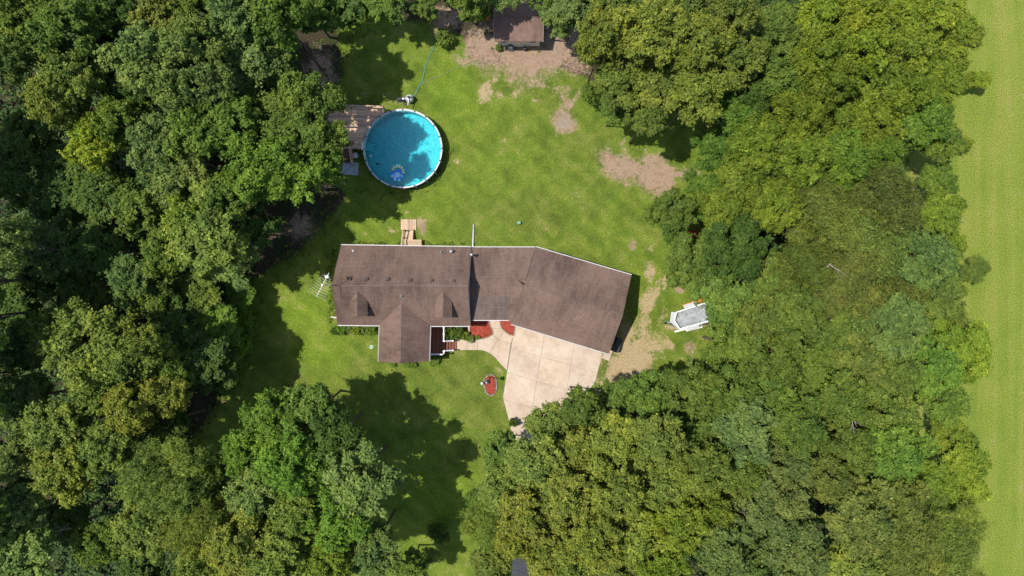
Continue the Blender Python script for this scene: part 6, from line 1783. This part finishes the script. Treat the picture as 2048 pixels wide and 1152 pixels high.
def weeds():
    r = np.random.default_rng(5)
    V = []; lv = []; lb = []
    line = []
    def along(pts, n, w):
        for _ in range(n):
            i = r.integers(0, len(pts) - 1); t = r.uniform()
            line.append((pts[i][0] + (pts[i + 1][0] - pts[i][0]) * t + r.normal() * w, pts[i][1] + (pts[i + 1][1] - pts[i][1]) * t + r.normal() * w))
    along([(1765, -20), (1775, 300), (1770, 700), (1790, 1000), (1785, 1170)], 2200, 22)
    along([(500, 700), (490, 620), (510, 560), (600, 505), (665, 430), (640, 320), (650, 200), (690, 100), (720, 20), (880, 40)], 500, 16)
    along([(1180, 160), (1300, 215), (1420, 260), (1440, 380), (1400, 470), (1420, 540), (1450, 640), (1420, 740), (1330, 800)], 700, 16)
    along([(385, 890), (440, 800), (475, 745)], 150, 10)
    along([(985, 92), (1090, 94)], 30, 5); along([(1255, 570), (1222, 690)], 40, 4); along([(690, 488), (930, 490)], 60, 2); along([(664, 500), (664, 640)], 90, 4)
    along([(700, 380), (790, 392), (870, 370), (900, 300)], 40, 4)
    for px, py in line:
        c = P(px, py); m = int(r.uniform(7, 16)); h = r.uniform(0.06, 0.32); w = r.uniform(0.08, 0.28)
        d = unit(r.normal(size=(m, 3)) + np.array([0, 0, 0.5])); d[:, 2] = np.abs(d[:, 2])
        pos = np.array([c.x, c.y, 0.03]) + d * np.array([w, w, h]) * r.uniform(0.4, 1.05, (m, 1))
        nr = unit(d * 0.7 + np.array([0, 0, 0.6]) + r.normal(size=(m, 3)) * 0.5)
        s0 = r.uniform(0.6, 1.4, m)
        V.append(leaf_quads(pos, nr, 0.17 * s0, 0.06 * s0, r))
        lv.append(np.clip(r.normal(0.5, 0.22, m), 0, 1)); lb.append(np.full(m, r.uniform(0, 1)))
    V = np.concatenate(V)
    me = np_mesh('weeds', V, np.arange(len(V)).reshape(-1, 4), 'foliage', [('leafvar', 'FACE', np.concatenate(lv)), ('lobevar', 'FACE', np.concatenate(lb))])
    o = bpy.data.objects.new('weeds', me); COL.objects.link(o)
    o.color = (0.135, 0.185, 0.03, 1)
    o['kind'] = 'stuff'; o['label'] = 'tall grass and weeds along the lawn and field margins'; o['category'] = 'weeds'
weeds()

# bare trunks and dead limbs that show in the gaps
def dead(label, base, top, rad, twigs, name='bare_tree', mat='bark'):
    b = Vector(base); t_ = Vector(top)
    t = thing(name, label, 'dead tree', b, 'bare trunks and dead limbs')
    m = MB(); md = b.lerp(t_, 0.5) + Vector((0.1, 0.1, 0))
    m.tube([b, md, t_], [rad, rad * 0.8, rad * 0.45], 10); m.build('trunk', mat, t, True)
    rr = random.Random(int(abs(b.x * 100)))
    for i in range(twigs):
        f = rr.uniform(0.55, 1.0); s = b.lerp(t_, f)
        d = Vector((rr.uniform(-1, 1), rr.uniform(-1, 1), rr.uniform(0.0, 0.7))).normalized() * rr.uniform(0.5, 1.3)
        e = s + d; e2 = e + Vector((rr.uniform(-.5, .5), rr.uniform(-.5, .5), rr.uniform(0, .3)))
        m = MB().tube([s, s.lerp(e, 0.5) + Vector((0, 0, 0.08)), e, e2], [rad * 0.3, rad * 0.2, rad * 0.1, 0.006], 5)
        for _ in range(4):
            q = s.lerp(e, rr.uniform(0.35, 1.0)); w = q + (d.normalized() + Vector((rr.uniform(-1, 1), rr.uniform(-1, 1), rr.uniform(-.2, .5)))) * rr.uniform(0.2, 0.55)
            m.tube([q, q.lerp(w, 0.5) + Vector((0, 0, 0.03)), w], [rad * 0.12, rad * 0.08, 0.005], 4)
        m.build('limb', mat, t)
dead('bare leaning trunk crossing the left edge of the woods', P(95, 416, 0.2), P(-12, 383, 7.5), 0.24, 3)
dead('dead forked branch over the dark hollow at lower left', P(205, 1045, 3.0), P(110, 1063, 9.0), 0.1, 7, mat='pale_bark')
dead('bleached dead limbs among the fine-leaved trees at centre right', P(1630, 560, 4.0), P(1660, 528, 12.8), 0.10, 9, mat='pale_bark')
dead('grey bare twigs beside the yard-side yellow tree', P(1590, 440, 3.0), P(1575, 438, 12.2), 0.08, 10, mat='pale_bark')
dead('pale bare limbs showing in a gap at lower right', P(1690, 825, 2.0), P(1700, 828, 12.5), 0.13, 8, mat='pale_bark')
dead('bare limb in the gap between yellowish driveway oaks', P(1225, 1010, 2.0), P(1222, 1005, 13.2), 0.1, 8, mat='pale_bark')
dead('grey twigs poking out of the brownish feathery tree', P(1800, 400, 3.0), P(1810, 408, 12.8), 0.08, 9, mat='pale_bark')
